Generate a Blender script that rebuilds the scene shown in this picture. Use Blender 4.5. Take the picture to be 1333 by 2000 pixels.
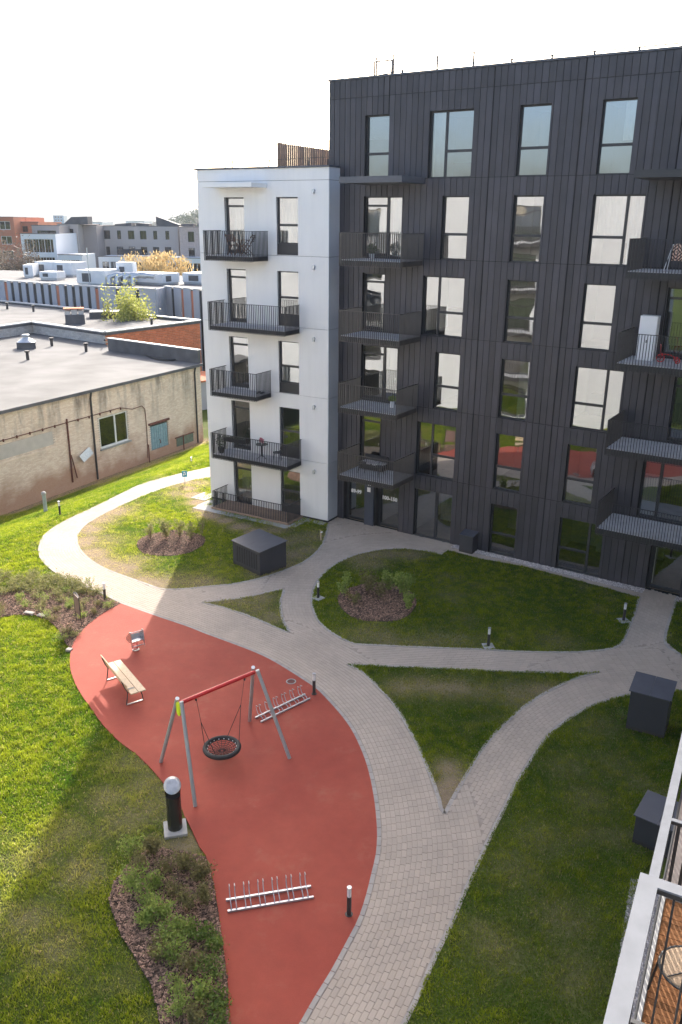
import bpy, math, random
import numpy as np
from mathutils import Vector, Matrix
from mathutils.geometry import tessellate_polygon

# ------------------------------------------------------------------ scene, camera, light
scn = bpy.context.scene
for o in list(bpy.data.objects):
    bpy.data.objects.remove(o)
COL = scn.collection
rad = math.radians

SUN_ELEV = 27.5
SUN_AZ = 0.5            # degrees clockwise from +Y
SUN_STRENGTH = 2.9
SKY_STRENGTH = 0.15
EXPOSURE = 1.6

cam_d = bpy.data.cameras.new('camera')
cam = bpy.data.objects.new('camera', cam_d)
COL.objects.link(cam)
cam_d.sensor_fit = 'VERTICAL'
cam_d.sensor_height = 36.0
cam_d.lens = 36.0 * 1615.23 / 2000.0
cam_d.clip_start = 0.05
cam_d.clip_end = 20000
cam.matrix_world = Matrix.Translation((0, 0, 13.779)) @ Matrix.Rotation(math.pi / 2 - 0.3399, 4, 'X') @ Matrix.Rotation(0.0094, 4, 'Z')
scn.camera = cam

world = bpy.data.worlds.new('World')
scn.world = world
world.use_nodes = True
wn = world.node_tree
bg = wn.nodes['Background']
sky = wn.nodes.new('ShaderNodeTexSky')
sky.sky_type = 'NISHITA'
sky.sun_disc = False
sky.sun_elevation = rad(SUN_ELEV)
sky.sun_rotation = rad(SUN_AZ)
sky.altitude = 150
sky.air_density = 0.8
sky.dust_density = 4.0
sky.ozone_density = 0.7
wn.links.new(sky.outputs[0], bg.inputs[0])
bg.inputs[1].default_value = SKY_STRENGTH

sl = bpy.data.lights.new('sun', 'SUN')
sl.energy = SUN_STRENGTH
sl.angle = rad(0.55)
sl.color = (1.0, 0.95, 0.87)
so = bpy.data.objects.new('sun', sl)
COL.objects.link(so)
_e, _a = rad(SUN_ELEV), rad(SUN_AZ)
so.rotation_euler = Vector((math.sin(_a) * math.cos(_e), math.cos(_a) * math.cos(_e), math.sin(_e))).to_track_quat('Z', 'Y').to_euler()
so.location = (0, 60, 60)

scn.view_settings.view_transform = 'Standard'
scn.view_settings.look = 'None'
scn.view_settings.exposure = EXPOSURE
scn.view_settings.gamma = 1.0
scn.view_settings.use_curve_mapping = False
scn.cycles.max_bounces = 8
scn.cycles.transparent_max_bounces = 12

RND = random.Random(7)
NR = np.random.RandomState(11)

# ------------------------------------------------------------------ helpers
def link(o, parent=None):
    COL.objects.link(o)
    if parent is not None:
        o.parent = parent
    return o

def tag(o, label=None, cat=None, group=None, kind=None):
    if label: o['label'] = label
    if cat: o['category'] = cat
    if group: o['group'] = group
    if kind: o['kind'] = kind
    return o

def empty(name, loc=(0, 0, 0), rz=0.0, label=None, cat=None, group=None, parent=None):
    o = bpy.data.objects.new(name, None)
    o.location = loc
    o.rotation_euler = (0, 0, rz)
    o.empty_display_size = 0.2
    link(o, parent)
    return tag(o, label, cat, group)

class MB:
    """collects simple solids into one mesh"""
    def __init__(self):
        self.v = []; self.f = []; self.m = []; self.s = []
    def add(self, vs, fs, mi=0, smooth=False):
        b = len(self.v)
        self.v.extend([tuple(p) for p in vs])
        for f in fs:
            self.f.append([b + i for i in f]); self.m.append(mi); self.s.append(smooth)
        return self
    def box(self, x0, x1, y0, y1, z0, z1, mi=0):
        vs = [(x0, y0, z0), (x1, y0, z0), (x1, y1, z0), (x0, y1, z0), (x0, y0, z1), (x1, y0, z1), (x1, y1, z1), (x0, y1, z1)]
        return self.add(vs, [(0, 3, 2, 1), (4, 5, 6, 7), (0, 1, 5, 4), (1, 2, 6, 5), (2, 3, 7, 6), (3, 0, 4, 7)], mi)
    def obox(self, c, ax, ay, az, hx, hy, hz, mi=0):
        c = Vector(c); ax = Vector(ax).normalized() * hx; ay = Vector(ay).normalized() * hy; az = Vector(az).normalized() * hz
        vs = [c + sx * ax + sy * ay + sz * az for sz in (-1, 1) for sx, sy in ((-1, -1), (1, -1), (1, 1), (-1, 1))]
        return self.add(vs, [(0, 3, 2, 1), (4, 5, 6, 7), (0, 1, 5, 4), (1, 2, 6, 5), (2, 3, 7, 6), (3, 0, 4, 7)], mi)
    def bar(self, a, b, w, h, up=(0, 0, 1), mi=0):
        a = Vector(a); b = Vector(b); d = (b - a)
        L = d.length; d.normalize()
        s = d.cross(Vector(up))
        if s.length < 1e-4: s = d.cross(Vector((1, 0, 0)))
        s.normalize(); u = s.cross(d)
        return self.obox((a + b) / 2, d, s, u, L / 2, w / 2, h / 2, mi)
    def tube(self, pts, r, n=8, mi=0, closed=False, cap=True):
        pts = [Vector(p) for p in pts]
        rs = r if isinstance(r, (list, tuple)) else [r] * len(pts)
        N = len(pts); rings = []
        prev = None
        for i, p in enumerate(pts):
            if closed: d = pts[(i + 1) % N] - pts[i - 1]
            else: d = pts[min(i + 1, N - 1)] - pts[max(i - 1, 0)]
            d.normalize()
            if prev is None:
                s = d.cross(Vector((0, 0, 1)))
                if s.length < 1e-3: s = d.cross(Vector((0, 1, 0)))
            else:
                s = prev - prev.dot(d) * d
            s.normalize(); prev = s; t = d.cross(s)
            rings.append([p + rs[i] * (math.cos(2 * math.pi * k / n) * s + math.sin(2 * math.pi * k / n) * t) for k in range(n)])
        vs = [q for rg in rings for q in rg]; fs = []
        for i in range(N if closed else N - 1):
            j = (i + 1) % N
            for k in range(n):
                k2 = (k + 1) % n
                fs.append((i * n + k, i * n + k2, j * n + k2, j * n + k))
        self.add(vs, fs, mi, True)
        if cap and not closed:
            self.add(rings[0], [tuple(range(n))[::-1]], mi)
            self.add(rings[-1], [tuple(range(n))], mi)
        return self
    def cyl(self, c, r, z0, z1, n=16, mi=0, r2=None):
        r2 = r if r2 is None else r2
        vs = [(c[0] + r * math.cos(2 * math.pi * k / n), c[1] + r * math.sin(2 * math.pi * k / n), z0) for k in range(n)]
        vs += [(c[0] + r2 * math.cos(2 * math.pi * k / n), c[1] + r2 * math.sin(2 * math.pi * k / n), z1) for k in range(n)]
        self.add(vs, [(k, (k + 1) % n, n + (k + 1) % n, n + k) for k in range(n)], mi, True)
        self.add(vs, [tuple(range(n))[::-1], tuple(range(n, 2 * n))], mi)
        return self
    def prism(self, poly, z0, z1, mi=0):
        n = len(poly)
        vs = [(p[0], p[1], z0) for p in poly] + [(p[0], p[1], z1) for p in poly]
        self.add(vs, [(k, (k + 1) % n, n + (k + 1) % n, n + k) for k in range(n)], mi)
        tr = tessellate_polygon([[Vector((p[0], p[1], 0)) for p in poly]])
        self.add(vs, [(n + a, n + b, n + c) for a, b, c in tr] + [(c, b, a) for a, b, c in tr], mi)
        return self
    def quad(self, a, b, c, d, mi=0):
        return self.add([a, b, c, d], [(0, 1, 2, 3)], mi)
    def lathe(self, prof, n=20, c=(0, 0), mi=0):
        vs = []
        for r, z in prof:
            vs += [(c[0] + r * math.cos(2 * math.pi * k / n), c[1] + r * math.sin(2 * math.pi * k / n), z) for k in range(n)]
        fs = [(i * n + k, i * n + (k + 1) % n, (i + 1) * n + (k + 1) % n, (i + 1) * n + k) for i in range(len(prof) - 1) for k in range(n)]
        return self.add(vs, fs, mi, True)
    def mesh(self, name, mats):
        me = bpy.data.meshes.new(name)
        me.from_pydata(self.v, [], self.f)
        if not isinstance(mats, (list, tuple)): mats = [mats]
        for m in mats: me.materials.append(m)
        me.polygons.foreach_set('material_index', self.m)
        me.polygons.foreach_set('use_smooth', self.s)
        me.validate(); me.update()
        return me
    def build(self, name, mats, parent=None, label=None, cat=None, group=None, kind=None, bevel=0):
        o = bpy.data.objects.new(name, self.mesh(name, mats))
        link(o, parent)
        if bevel:
            b = o.modifiers.new('bevel', 'BEVEL'); b.width = bevel; b.segments = 2; b.limit_method = 'ANGLE'
        return tag(o, label, cat, group, kind)

def np_mesh(name, verts, faces, mats, parent=None, attr=None, **kw):
    """verts Nx3, faces MxK array"""
    me = bpy.data.meshes.new(name)
    nv = len(verts); nf, k = faces.shape
    me.vertices.add(nv); me.vertices.foreach_set('co', np.asarray(verts, np.float32).ravel())
    me.loops.add(nf * k); me.loops.foreach_set('vertex_index', faces.astype(np.int32).ravel())
    me.polygons.add(nf)
    me.polygons.foreach_set('loop_start', np.arange(0, nf * k, k, dtype=np.int32))
    me.polygons.foreach_set('loop_total', np.full(nf, k, np.int32))
    if not isinstance(mats, (list, tuple)): mats = [mats]
    for m in mats: me.materials.append(m)
    me.polygons.foreach_set('use_smooth', np.zeros(nf, bool))
    if attr:
        for an, arr in attr.items():
            a = me.attributes.new(an, 'FLOAT', 'POINT'); a.data.foreach_set('value', np.asarray(arr, np.float32))
    me.update(calc_edges=True); me.validate()
    o = bpy.data.objects.new(name, me); link(o, parent)
    return tag(o, **kw)

# ------------------------------------------------------------------ materials
MATS = {}
def pm(name, col, rough=0.7, var=0.12, scale=3.0, bump=0.0, bscale=40.0, metal=0.0, obj_var=0.0, island=0.0, col2=None, spec=0.5):
    m = bpy.data.materials.new(name); m.use_nodes = True
    nt = m.node_tree; N = nt.nodes; L = nt.links
    b = N['Principled BSDF']
    b.inputs['Roughness'].default_value = rough
    b.inputs['Metallic'].default_value = metal
    b.inputs['Specular IOR Level'].default_value = spec
    geo = N.new('ShaderNodeNewGeometry')
    tc = N.new('ShaderNodeTexCoord')
    no = N.new('ShaderNodeTexNoise'); no.inputs['Scale'].default_value = scale; no.inputs['Detail'].default_value = 6
    L.new(geo.outputs['Position'], no.inputs['Vector'])
    mx = N.new('ShaderNodeMix'); mx.data_type = 'RGBA'
    c = Vector(col[:3]); c2 = Vector(col2[:3]) if col2 else c * (1 + var)
    c1 = c if col2 else c * (1 - var)
    mx.inputs[6].default_value = (*c1, 1); mx.inputs[7].default_value = (*c2, 1)
    rmp = N.new('ShaderNodeMapRange'); rmp.inputs[1].default_value = 0.3; rmp.inputs[2].default_value = 0.7
    L.new(no.outputs[0], rmp.inputs[0]); L.new(rmp.outputs[0], mx.inputs[0])
    out = mx.outputs[2]
    if obj_var or island:
        oi = N.new('ShaderNodeObjectInfo')
        add = N.new('ShaderNodeMath'); add.operation = 'ADD'
        L.new(oi.outputs['Random'], add.inputs[0]); L.new(geo.outputs['Random Per Island'], add.inputs[1])
        fr = N.new('ShaderNodeMath'); fr.operation = 'FRACT'; L.new(add.outputs[0], fr.inputs[0])
        mr = N.new('ShaderNodeMapRange'); v = obj_var or island
        mr.inputs[3].default_value = 1 - v; mr.inputs[4].default_value = 1 + v
        L.new(fr.outputs[0], mr.inputs[0])
        ml = N.new('ShaderNodeVectorMath'); ml.operation = 'SCALE'
        L.new(out, ml.inputs[0]); L.new(mr.outputs[0], ml.inputs['Scale'])
        out = ml.outputs[0]
    L.new(out, b.inputs['Base Color'])
    if bump:
        n2 = N.new('ShaderNodeTexNoise'); n2.inputs['Scale'].default_value = bscale; n2.inputs['Detail'].default_value = 4
        L.new(geo.outputs['Position'], n2.inputs['Vector'])
        bp = N.new('ShaderNodeBump'); bp.inputs['Strength'].default_value = bump; bp.inputs['Distance'].default_value = 0.02
        L.new(n2.outputs[0], bp.inputs['Height']); L.new(bp.outputs[0], b.inputs['Normal'])
    MATS[name] = m
    return m

M_white = pm('white_render', (0.755, 0.745, 0.73), 0.85, 0.03, 0.6, 0.15, 120)
def streaks(m, amt=0.16, sx=3.5):
    nt = m.node_tree; N = nt.nodes; L = nt.links; b = N['Principled BSDF']; src = b.inputs['Base Color'].links[0].from_socket
    tc = N.new('ShaderNodeNewGeometry'); mp = N.new('ShaderNodeMapping'); mp.inputs['Scale'].default_value = (sx, sx, 0.28); L.new(tc.outputs['Position'], mp.inputs[0])
    n = N.new('ShaderNodeTexNoise'); n.inputs['Scale'].default_value = 1.0; n.inputs['Detail'].default_value = 8; n.inputs['Roughness'].default_value = .65; L.new(mp.outputs[0], n.inputs['Vector'])
    r1 = N.new('ShaderNodeMapRange'); r1.inputs[1].default_value = .45; r1.inputs[2].default_value = .75; r1.inputs[3].default_value = 1.0; r1.inputs[4].default_value = 1 - amt; L.new(n.outputs[0], r1.inputs[0])
    sc_ = N.new('ShaderNodeVectorMath'); sc_.operation = 'SCALE'; L.new(src, sc_.inputs[0]); L.new(r1.outputs[0], sc_.inputs['Scale']); L.new(sc_.outputs[0], b.inputs['Base Color'])
streaks(M_white, 0.045)
M_whiteside = pm('pale_grey_metal', (0.56, 0.58, 0.62), 0.5, 0.05, 0.8)
M_dark = pm('anthracite_cladding', (0.044, 0.042, 0.051), 0.5, 0.12, 1.2, 0.1, 60, obj_var=0.2)
streaks(M_dark, -0.22, 2.0)
M_core = pm('shadow_gap', (0.012, 0.012, 0.014), 0.9, 0.1)
M_frame = pm('window_frame_paint', (0.030, 0.031, 0.035), 0.45, 0.05)
M_rail = pm('railing_paint', (0.028, 0.028, 0.032), 0.45, 0.08)
M_railgrey = pm('railing_paint_worn', (0.085, 0.075, 0.068), 0.45, 0.08)
M_slab = pm('balcony_concrete', (0.50, 0.49, 0.50), 0.85, 0.12, 2.5, 0.2, 60)
M_room = pm('room_plaster', (0.42, 0.40, 0.37), 0.9, 0.1, 0.7)
M_roomfloor = pm('room_floor', (0.25, 0.18, 0.12), 0.6, 0.2, 2)
M_curtain = pm('curtain_cloth', (0.75, 0.75, 0.74), 0.9, 0.05)
M_curtaing = pm('grey_curtain_cloth', (0.45, 0.48, 0.47), 0.9, 0.05)
M_galv = pm('galvanised_steel', (0.52, 0.54, 0.56), 0.42, 0.12, 9, metal=0.75)
M_steel = pm('brushed_steel', (0.50, 0.50, 0.51), 0.38, 0.08, 6, metal=1.0)
M_greypost = pm('grey_painted_steel', (0.34, 0.345, 0.34), 0.45, 0.06, 5, metal=0.2)
M_red = pm('red_paint', (0.55, 0.02, 0.02), 0.35, 0.06)
M_yel = pm('yellow_green_plastic', (0.62, 0.72, 0.02), 0.4, 0.05)
M_black = pm('black_rubber', (0.02, 0.02, 0.02), 0.7, 0.2, 8)
M_rope = pm('red_black_rope', (0.07, 0.035, 0.03), 0.9, 0.3, 60)
M_ropered = pm('dark_rope', (0.05, 0.03, 0.03), 0.9, 0.3, 60)
M_wood = pm('pale_wood', (0.62, 0.47, 0.30), 0.6, 0.12, 14, obj_var=0.05)
M_deck = pm('acacia_deck', (0.27, 0.125, 0.055), 0.85, 0.25, 12, obj_var=0.3, spec=0.15)
M_terr = pm('larch_terrace_boards', (0.34, 0.23, 0.16), 0.75, 0.15, 8, obj_var=0.12)
M_boll = pm('bollard_dark_steel', (0.04, 0.038, 0.036), 0.4, 0.1)
M_lens = pm('opal_lamp_lens', (0.82, 0.82, 0.8), 0.3, 0.02)
M_plate = pm('concrete_plate', (0.42, 0.41, 0.39), 0.85, 0.12, 6)
M_joint = pm('paving_joint_sand', (0.36, 0.30, 0.245), 0.95, 0.2, 6)
M_edge = pm('edging_stone', (0.40, 0.36, 0.32), 0.9, 0.1, 4, island=0.08)
M_gravel = pm('pebble_stone', (0.56, 0.51, 0.49), 0.85, 0.2, 20, island=0.45)
M_gravbase = pm('gravel_bed', (0.34, 0.31, 0.30), 0.95, 0.3, 30)
M_bark = pm('bark_chip', (0.27, 0.165, 0.115), 0.9, 0.3, 9, island=0.9)
M_barkbase = pm('bark_bed', (0.10, 0.062, 0.043), 0.95, 0.4, 18, 0.8, 30)
M_twig = pm('twig_bark', (0.16, 0.11, 0.075), 0.9, 0.2)
M_box = pm('unit_housing_metal', (0.042, 0.042, 0.05), 0.5, 0.06, 2)
M_boxtop = pm('unit_roof_metal', (0.080, 0.084, 0.10), 0.4, 0.1, 3)
M_roofing = pm('bitumen_roofing', (0.14, 0.135, 0.13), 0.9, 0.3, 0.35, 0.3, 8)
M_roofdark = pm('bitumen_upstand', (0.10, 0.10, 0.105), 0.85, 0.25, 1.0)
M_flash = pm('light_metal_flashing', (0.55, 0.54, 0.52), 0.5, 0.1, 2)
M_orange = pm('orange_brick', (0.62, 0.20, 0.09), 0.9, 0.12, 6, 0.4, 30, island=0.15)
M_whbrick = pm('whitewashed_brick', (0.52, 0.50, 0.47), 0.9, 0.12, 5, island=0.12)
M_tealdoor = pm('peeling_teal_paint', (0.30, 0.42, 0.45), 0.8, 0.1, 7, col2=(0.16, 0.30, 0.33))
M_greenp = pm('mossy_green_board', (0.14, 0.18, 0.13), 0.85, 0.2, 6)
M_rust = pm('rusty_pipe', (0.15, 0.055, 0.035), 0.8, 0.3, 10)
M_pipe = pm('black_downpipe', (0.045, 0.04, 0.04), 0.6, 0.2)
M_blue = pm('blue_sign_face', (0.02, 0.25, 0.36), 0.5, 0.05)
M_paper = pm('white_paper', (0.8, 0.8, 0.8), 0.8, 0.02)
M_plant = pm('pot_plant_leaf', (0.07, 0.13, 0.03), 0.7, 0.3, 20)
M_fanc = pm('concrete_far', (0.55, 0.53, 0.5), 0.85, 0.1)

def leaf_mat(name, c1, c2, tr=0.35):
    m = bpy.data.materials.new(name); m.use_nodes = True
    nt = m.node_tree; N = nt.nodes; L = nt.links
    b = N['Principled BSDF']; b.inputs['Roughness'].default_value = 0.6
    geo = N.new('ShaderNodeNewGeometry')
    mx = N.new('ShaderNodeMix'); mx.data_type = 'RGBA'
    mx.inputs[6].default_value = (*c1, 1); mx.inputs[7].default_value = (*c2, 1)
    L.new(geo.outputs['Random Per Island'], mx.inputs[0])
    L.new(mx.outputs[2], b.inputs['Base Color'])
    t = N.new('ShaderNodeBsdfTranslucent'); L.new(mx.outputs[2], t.inputs[0])
    ms = N.new('ShaderNodeMixShader'); ms.inputs[0].default_value = tr
    L.new(b.outputs[0], ms.inputs[1]); L.new(t.outputs[0], ms.inputs[2])
    L.new(ms.outputs[0], N['Material Output'].inputs[0])
    return m
M_leaf = leaf_mat('shrub_leaf_green', (0.08, 0.15, 0.02), (0.22, 0.30, 0.06), 0.45)
M_leafy = leaf_mat('shrub_leaf_lime', (0.17, 0.26, 0.04), (0.40, 0.46, 0.11), 0.45)
M_leafb = leaf_mat('shrub_leaf_bronze', (0.13, 0.12, 0.04), (0.30, 0.27, 0.10), 0.45)
M_leafsage = leaf_mat('grass_tuft_sage', (0.17, 0.19, 0.05), (0.36, 0.33, 0.15), 0.45)
M_willow = leaf_mat('willow_yellow', (0.50, 0.36, 0.16), (0.66, 0.50, 0.26), 0.4)
M_spring = leaf_mat('spring_leaf', (0.30, 0.34, 0.06), (0.50, 0.48, 0.14), 0.5)
M_bare = leaf_mat('bare_twigs', (0.16, 0.12, 0.09), (0.26, 0.20, 0.15), 0.2)
M_conif = leaf_mat('far_tree_green', (0.05, 0.08, 0.04), (0.10, 0.13, 0.07), 0.2)

def glass_mat(name, tint=(0.50, 0.53, 0.53), refl=0.33, wav=0.005):
    m = bpy.data.materials.new(name); m.use_nodes = True
    nt = m.node_tree; N = nt.nodes; L = nt.links
    N.remove(N['Principled BSDF'])
    tr = N.new('ShaderNodeBsdfTransparent'); tr.inputs[0].default_value = (*tint, 1)
    gl = N.new('ShaderNodeBsdfGlossy'); gl.inputs['Roughness'].default_value = 0.015
    gl.inputs[0].default_value = (0.92, 0.96, 1.0, 1)
    fr = N.new('ShaderNodeFresnel'); fr.inputs[0].default_value = 1.5
    mr = N.new('ShaderNodeMapRange'); mr.inputs[1].default_value = 0.04; mr.inputs[2].default_value = 1.0
    mr.inputs[3].default_value = refl; mr.inputs[4].default_value = 1.0
    L.new(fr.outputs[0], mr.inputs[0])
    # slight waviness of the panes
    geo = N.new('ShaderNodeNewGeometry')
    no = N.new('ShaderNodeTexNoise'); no.inputs['Scale'].default_value = 0.9; no.inputs['Detail'].default_value = 1
    L.new(geo.outputs['Position'], no.inputs['Vector'])
    bp = N.new('ShaderNodeBump'); bp.inputs['Strength'].default_value = 1.0; bp.inputs['Distance'].default_value = wav
    L.new(no.outputs[0], bp.inputs['Height']); L.new(bp.outputs[0], gl.inputs['Normal'])
    ms = N.new('ShaderNodeMixShader')
    L.new(mr.outputs[0], ms.inputs[0]); L.new(tr.outputs[0], ms.inputs[1]); L.new(gl.outputs[0], ms.inputs[2])
    L.new(ms.outputs[0], N['Material Output'].inputs[0])
    return m
M_glass = glass_mat('window_glass')
M_glassfar = glass_mat('far_window_glass', (0.15, 0.16, 0.17), 0.06, 0.0)

# ------------------------------------------------------------------ value noise (numpy)
def vnoise(x, y, scale, seed=0):
    rs = np.random.RandomState(seed); T = rs.rand(256, 256)
    x = np.asarray(x) / scale + 1000.3; y = np.asarray(y) / scale + 1000.7
    xi = np.floor(x).astype(int); yi = np.floor(y).astype(int); fx = x - xi; fy = y - yi
    fx = fx * fx * (3 - 2 * fx); fy = fy * fy * (3 - 2 * fy)
    a = T[xi % 256, yi % 256]; b = T[(xi + 1) % 256, yi % 256]; c = T[xi % 256, (yi + 1) % 256]; d = T[(xi + 1) % 256, (yi + 1) % 256]
    return (a * (1 - fx) + b * fx) * (1 - fy) + (c * (1 - fx) + d * fx) * fy
def fbm(x, y, s, seed=0):
    return 0.5 * vnoise(x, y, s, seed) + 0.3 * vnoise(x, y, s / 2.2, seed + 1) + 0.2 * vnoise(x, y, s / 5, seed + 2)

def inpoly(px, py, poly):
    px = np.asarray(px); py = np.asarray(py); ins = np.zeros(px.shape, bool)
    n = len(poly); j = n - 1
    for i in range(n):
        xi, yi = poly[i][:2]; xj, yj = poly[j][:2]
        c = ((yi > py) != (yj > py)) & (px < (xj - xi) * (py - yi) / (yj - yi + 1e-12) + xi)
        ins ^= c; j = i
    return ins

def smooth_curve(pts, step=0.25):
    """Catmull-Rom through pts, resampled evenly"""
    P_ = [np.array(p[:2], float) for p in pts]
    P_ = [2 * P_[0] - P_[1]] + P_ + [2 * P_[-1] - P_[-2]]
    out = []
    for i in range(1, len(P_) - 2):
        p0, p1, p2, p3 = P_[i - 1:i + 3]
        n = max(2, int(np.linalg.norm(p2 - p1) / 0.08))
        for t in np.linspace(0, 1, n, endpoint=False):
            out.append(0.5 * ((2 * p1) + (-p0 + p2) * t + (2 * p0 - 5 * p1 + 4 * p2 - p3) * t * t + (-p0 + 3 * p1 - 3 * p2 + p3) * t ** 3))
    out.append(P_[-2])
    out = np.array(out); seg = np.r_[0, np.cumsum(np.linalg.norm(np.diff(out, axis=0), axis=1))]
    n = max(2, int(seg[-1] / step) + 1); s = np.linspace(0, seg[-1], n)
    return np.stack([np.interp(s, seg, out[:, 0]), np.interp(s, seg, out[:, 1])], 1)

# ------------------------------------------------------------------ ground outlines (metres)
WARE_A = (-20.258, 46.148); WARE_T = (0.45877573, 0.8885521); WARE_N = (0.8885521, -0.45877573)
def terrain(x, y):
    """flat courtyard, sloping down to the lower ground in front of the old warehouse"""
    x = np.asarray(x, float); y = np.asarray(y, float)
    dw = (x - WARE_A[0]) * WARE_N[0] + (y - WARE_A[1]) * WARE_N[1]
    t = np.clip((9.6 - dw) / 9.6, 0, 1)
    h1 = -3 * (0.75 * t + 0.25 * t * t * (3 - 2 * t))  # added drop towards the warehouse, shaped to hold its shadow back
    t2 = np.clip((y - 60) / 20, 0, 1)
    h2 = -3 * t2 * t2 * (3 - 2 * t2)
    return np.minimum(h1, h2)

loop_outer = [(-6.126, 48.283), (-7.668, 46.585), (-9.346, 44.985), (-10.859, 43.203), (-11.701, 41.131), (-12.397, 39.232), (-13.031, 37.703), (-13.429, 36.417), (-13.548, 35.214), (-13.315, 33.965), (-12.958, 32.968), (-12.435, 32.080), (-11.710, 31.185), (-10.912, 30.385), (-10.125, 29.813), (-9.291, 29.214), (-8.271, 28.327)]
red_right = [(-8.271, 28.327), (-7.446, 27.779), (-6.436, 27.129), (-5.323, 26.429), (-4.764, 26.014), (-3.738, 25.324), (-2.892, 24.732), (-2.253, 24.193), (-1.625, 23.528), (-1.145, 22.983), (-0.673, 22.415), (-0.280, 21.726), (0.094, 20.990), (0.346, 20.394), (0.542, 19.775), (0.762, 18.845), (0.886, 17.982), (0.959, 17.081), (0.981, 16.338), (0.972, 15.813), (0.913, 15.231), (0.829, 14.835), (0.670, 14.087), (0.480, 13.407), (0.231, 12.823), (-0.070, 12.146), (-0.352, 11.594), (-0.606, 11.057), (-0.865, 10.469), (-1.152, 9.664)]
red_left = [(-1.766, 9.658), (-1.948, 11.043), (-2.059, 11.784), (-2.223, 12.488), (-2.477, 13.493), (-2.725, 14.411), (-3.013, 15.197), (-3.216, 15.505), (-3.455, 15.995), (-3.770, 16.590), (-4.026, 17.147), (-4.469, 17.718), (-4.943, 18.341), (-5.485, 18.976), (-6.105, 19.550), (-6.804, 20.380), (-7.330, 21.136), (-7.898, 21.967), (-8.397, 22.823), (-8.800, 23.752), (-9.061, 24.755), (-9.142, 25.588), (-9.027, 26.472), (-8.789, 27.328), (-8.271, 28.327)]
lawn_oval_in = [(-5.871, 46.118), (-7.360, 44.554), (-8.310, 44.038), (-9.373, 42.788), (-10.062, 41.740), (-10.682, 40.572), (-11.251, 39.383), (-11.751, 38.106), (-12.119, 36.799), (-12.134, 35.643), (-11.893, 34.619), (-11.423, 33.592), (-10.819, 32.677), (-9.995, 31.757), (-9.180, 31.087), (-8.271, 30.445), (-7.639, 30.014), (-7.006, 29.613), (-6.089, 29.662), (-5.376, 29.871), (-4.356, 30.137), (-3.355, 30.658), (-2.485, 31.400), (-1.581, 32.450), (-1.010, 33.754), (-0.734, 35.158), (-0.635, 36.620), (-0.620, 37.178)]
tri1 = [(-5.265, 28.435), (-3.667, 28.921), (-2.280, 29.675), (-2.292, 28.723), (-2.166, 27.508), (-2.024, 26.813), (-1.793, 26.073), (-2.511, 26.663), (-3.360, 27.358), (-4.425, 28.058)]
big_lawn = [(0.544, 25.280), (0.086, 25.657), (-0.415, 26.293), (-0.813, 27.121), (-1.060, 28.282), (-1.080, 29.394), (-0.915, 30.562), (-0.511, 31.711), (0.074, 32.680), (0.766, 33.391), (1.473, 33.816), (2.276, 34.052), (3.050, 34.071), (3.819, 33.790), (4.435, 33.451), (4.738, 33.932), (5.980, 33.026), (7.774, 32.176), (9.131, 31.199), (10.403, 30.223), (11.633, 29.252), (10.986, 27.865), (10.305, 26.507), (9.752, 25.512), (9.307, 25.156), (8.750, 24.989), (7.812, 24.865), (6.268, 24.871), (4.676, 25.017), (3.078, 25.094)]
tri2 = [(0.265, 23.906), (1.612, 23.799), (2.945, 23.735), (5.078, 23.570), (7.458, 23.494), (8.451, 23.550), (7.903, 23.365), (7.337, 23.026), (6.669, 22.513), (6.012, 21.958), (5.357, 21.266), (4.841, 20.621), (4.342, 19.958), (3.770, 19.004), (3.157, 17.808), (2.807, 17.107), (2.578, 16.670), (2.533, 17.298), (2.449, 18.005), (2.318, 18.757), (2.178, 19.561), (1.959, 20.471), (1.775, 21.193), (1.502, 21.955), (1.145, 22.657), (0.775, 23.408)]
lawn_se_edge = [(12.086, 22.488), (10.698, 22.494), (10.386, 22.489), (8.935, 22.228), (8.203, 21.898), (7.589, 21.579), (6.933, 21.050), (6.364, 20.517), (5.899, 19.982), (5.305, 19.073), (4.638, 17.932), (4.123, 16.935), (3.651, 16.021), (3.205, 15.100), (2.720, 14.112), (2.343, 13.283), (1.946, 12.522), (1.571, 11.713), (1.237, 11.076), (0.503, 9.679)]
lawn_se = lawn_se_edge + [(4.208, 9.714), (5.161, 11.270), (6.675, 14.602), (10.609, 19.108)]
lawn_ne = [(12.992, 29.052), (12.657, 28.375), (11.339, 25.727), (11.546, 24.691), (12.099, 22.518), (14.666, 24.475), (16.306, 26.316), (14.522, 28.067)]
bed_bottom = [(-4.706, 14.889), (-4.464, 15.291), (-4.065, 15.411), (-3.539, 15.320), (-3.026, 15.132), (-2.743, 14.410), (-2.488, 13.493), (-2.238, 12.488), (-2.074, 11.784), (-1.961, 11.043), (-1.779, 9.658), (-2.592, 9.650), (-3.194, 11.031), (-3.350, 11.455), (-3.541, 11.847), (-3.833, 12.221), (-4.062, 12.552), (-4.379, 12.959), (-4.668, 13.467), (-4.871, 13.864), (-4.897, 14.339)]
bed_left = [(-14.453, 28.372), (-13.179, 29.082), (-12.013, 29.483), (-10.768, 29.606), (-9.561, 29.254), (-9.021, 28.805), (-8.298, 28.282), (-8.796, 27.287), (-9.034, 26.433), (-9.148, 25.550), (-9.078, 24.755), (-9.501, 25.322), (-9.956, 26.180), (-10.523, 26.841), (-11.233, 27.278), (-11.847, 27.265), (-12.381, 27.048), (-13.545, 26.302)]

def close_smooth(pts, step=0.3, corners=()):
    return pts

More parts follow.
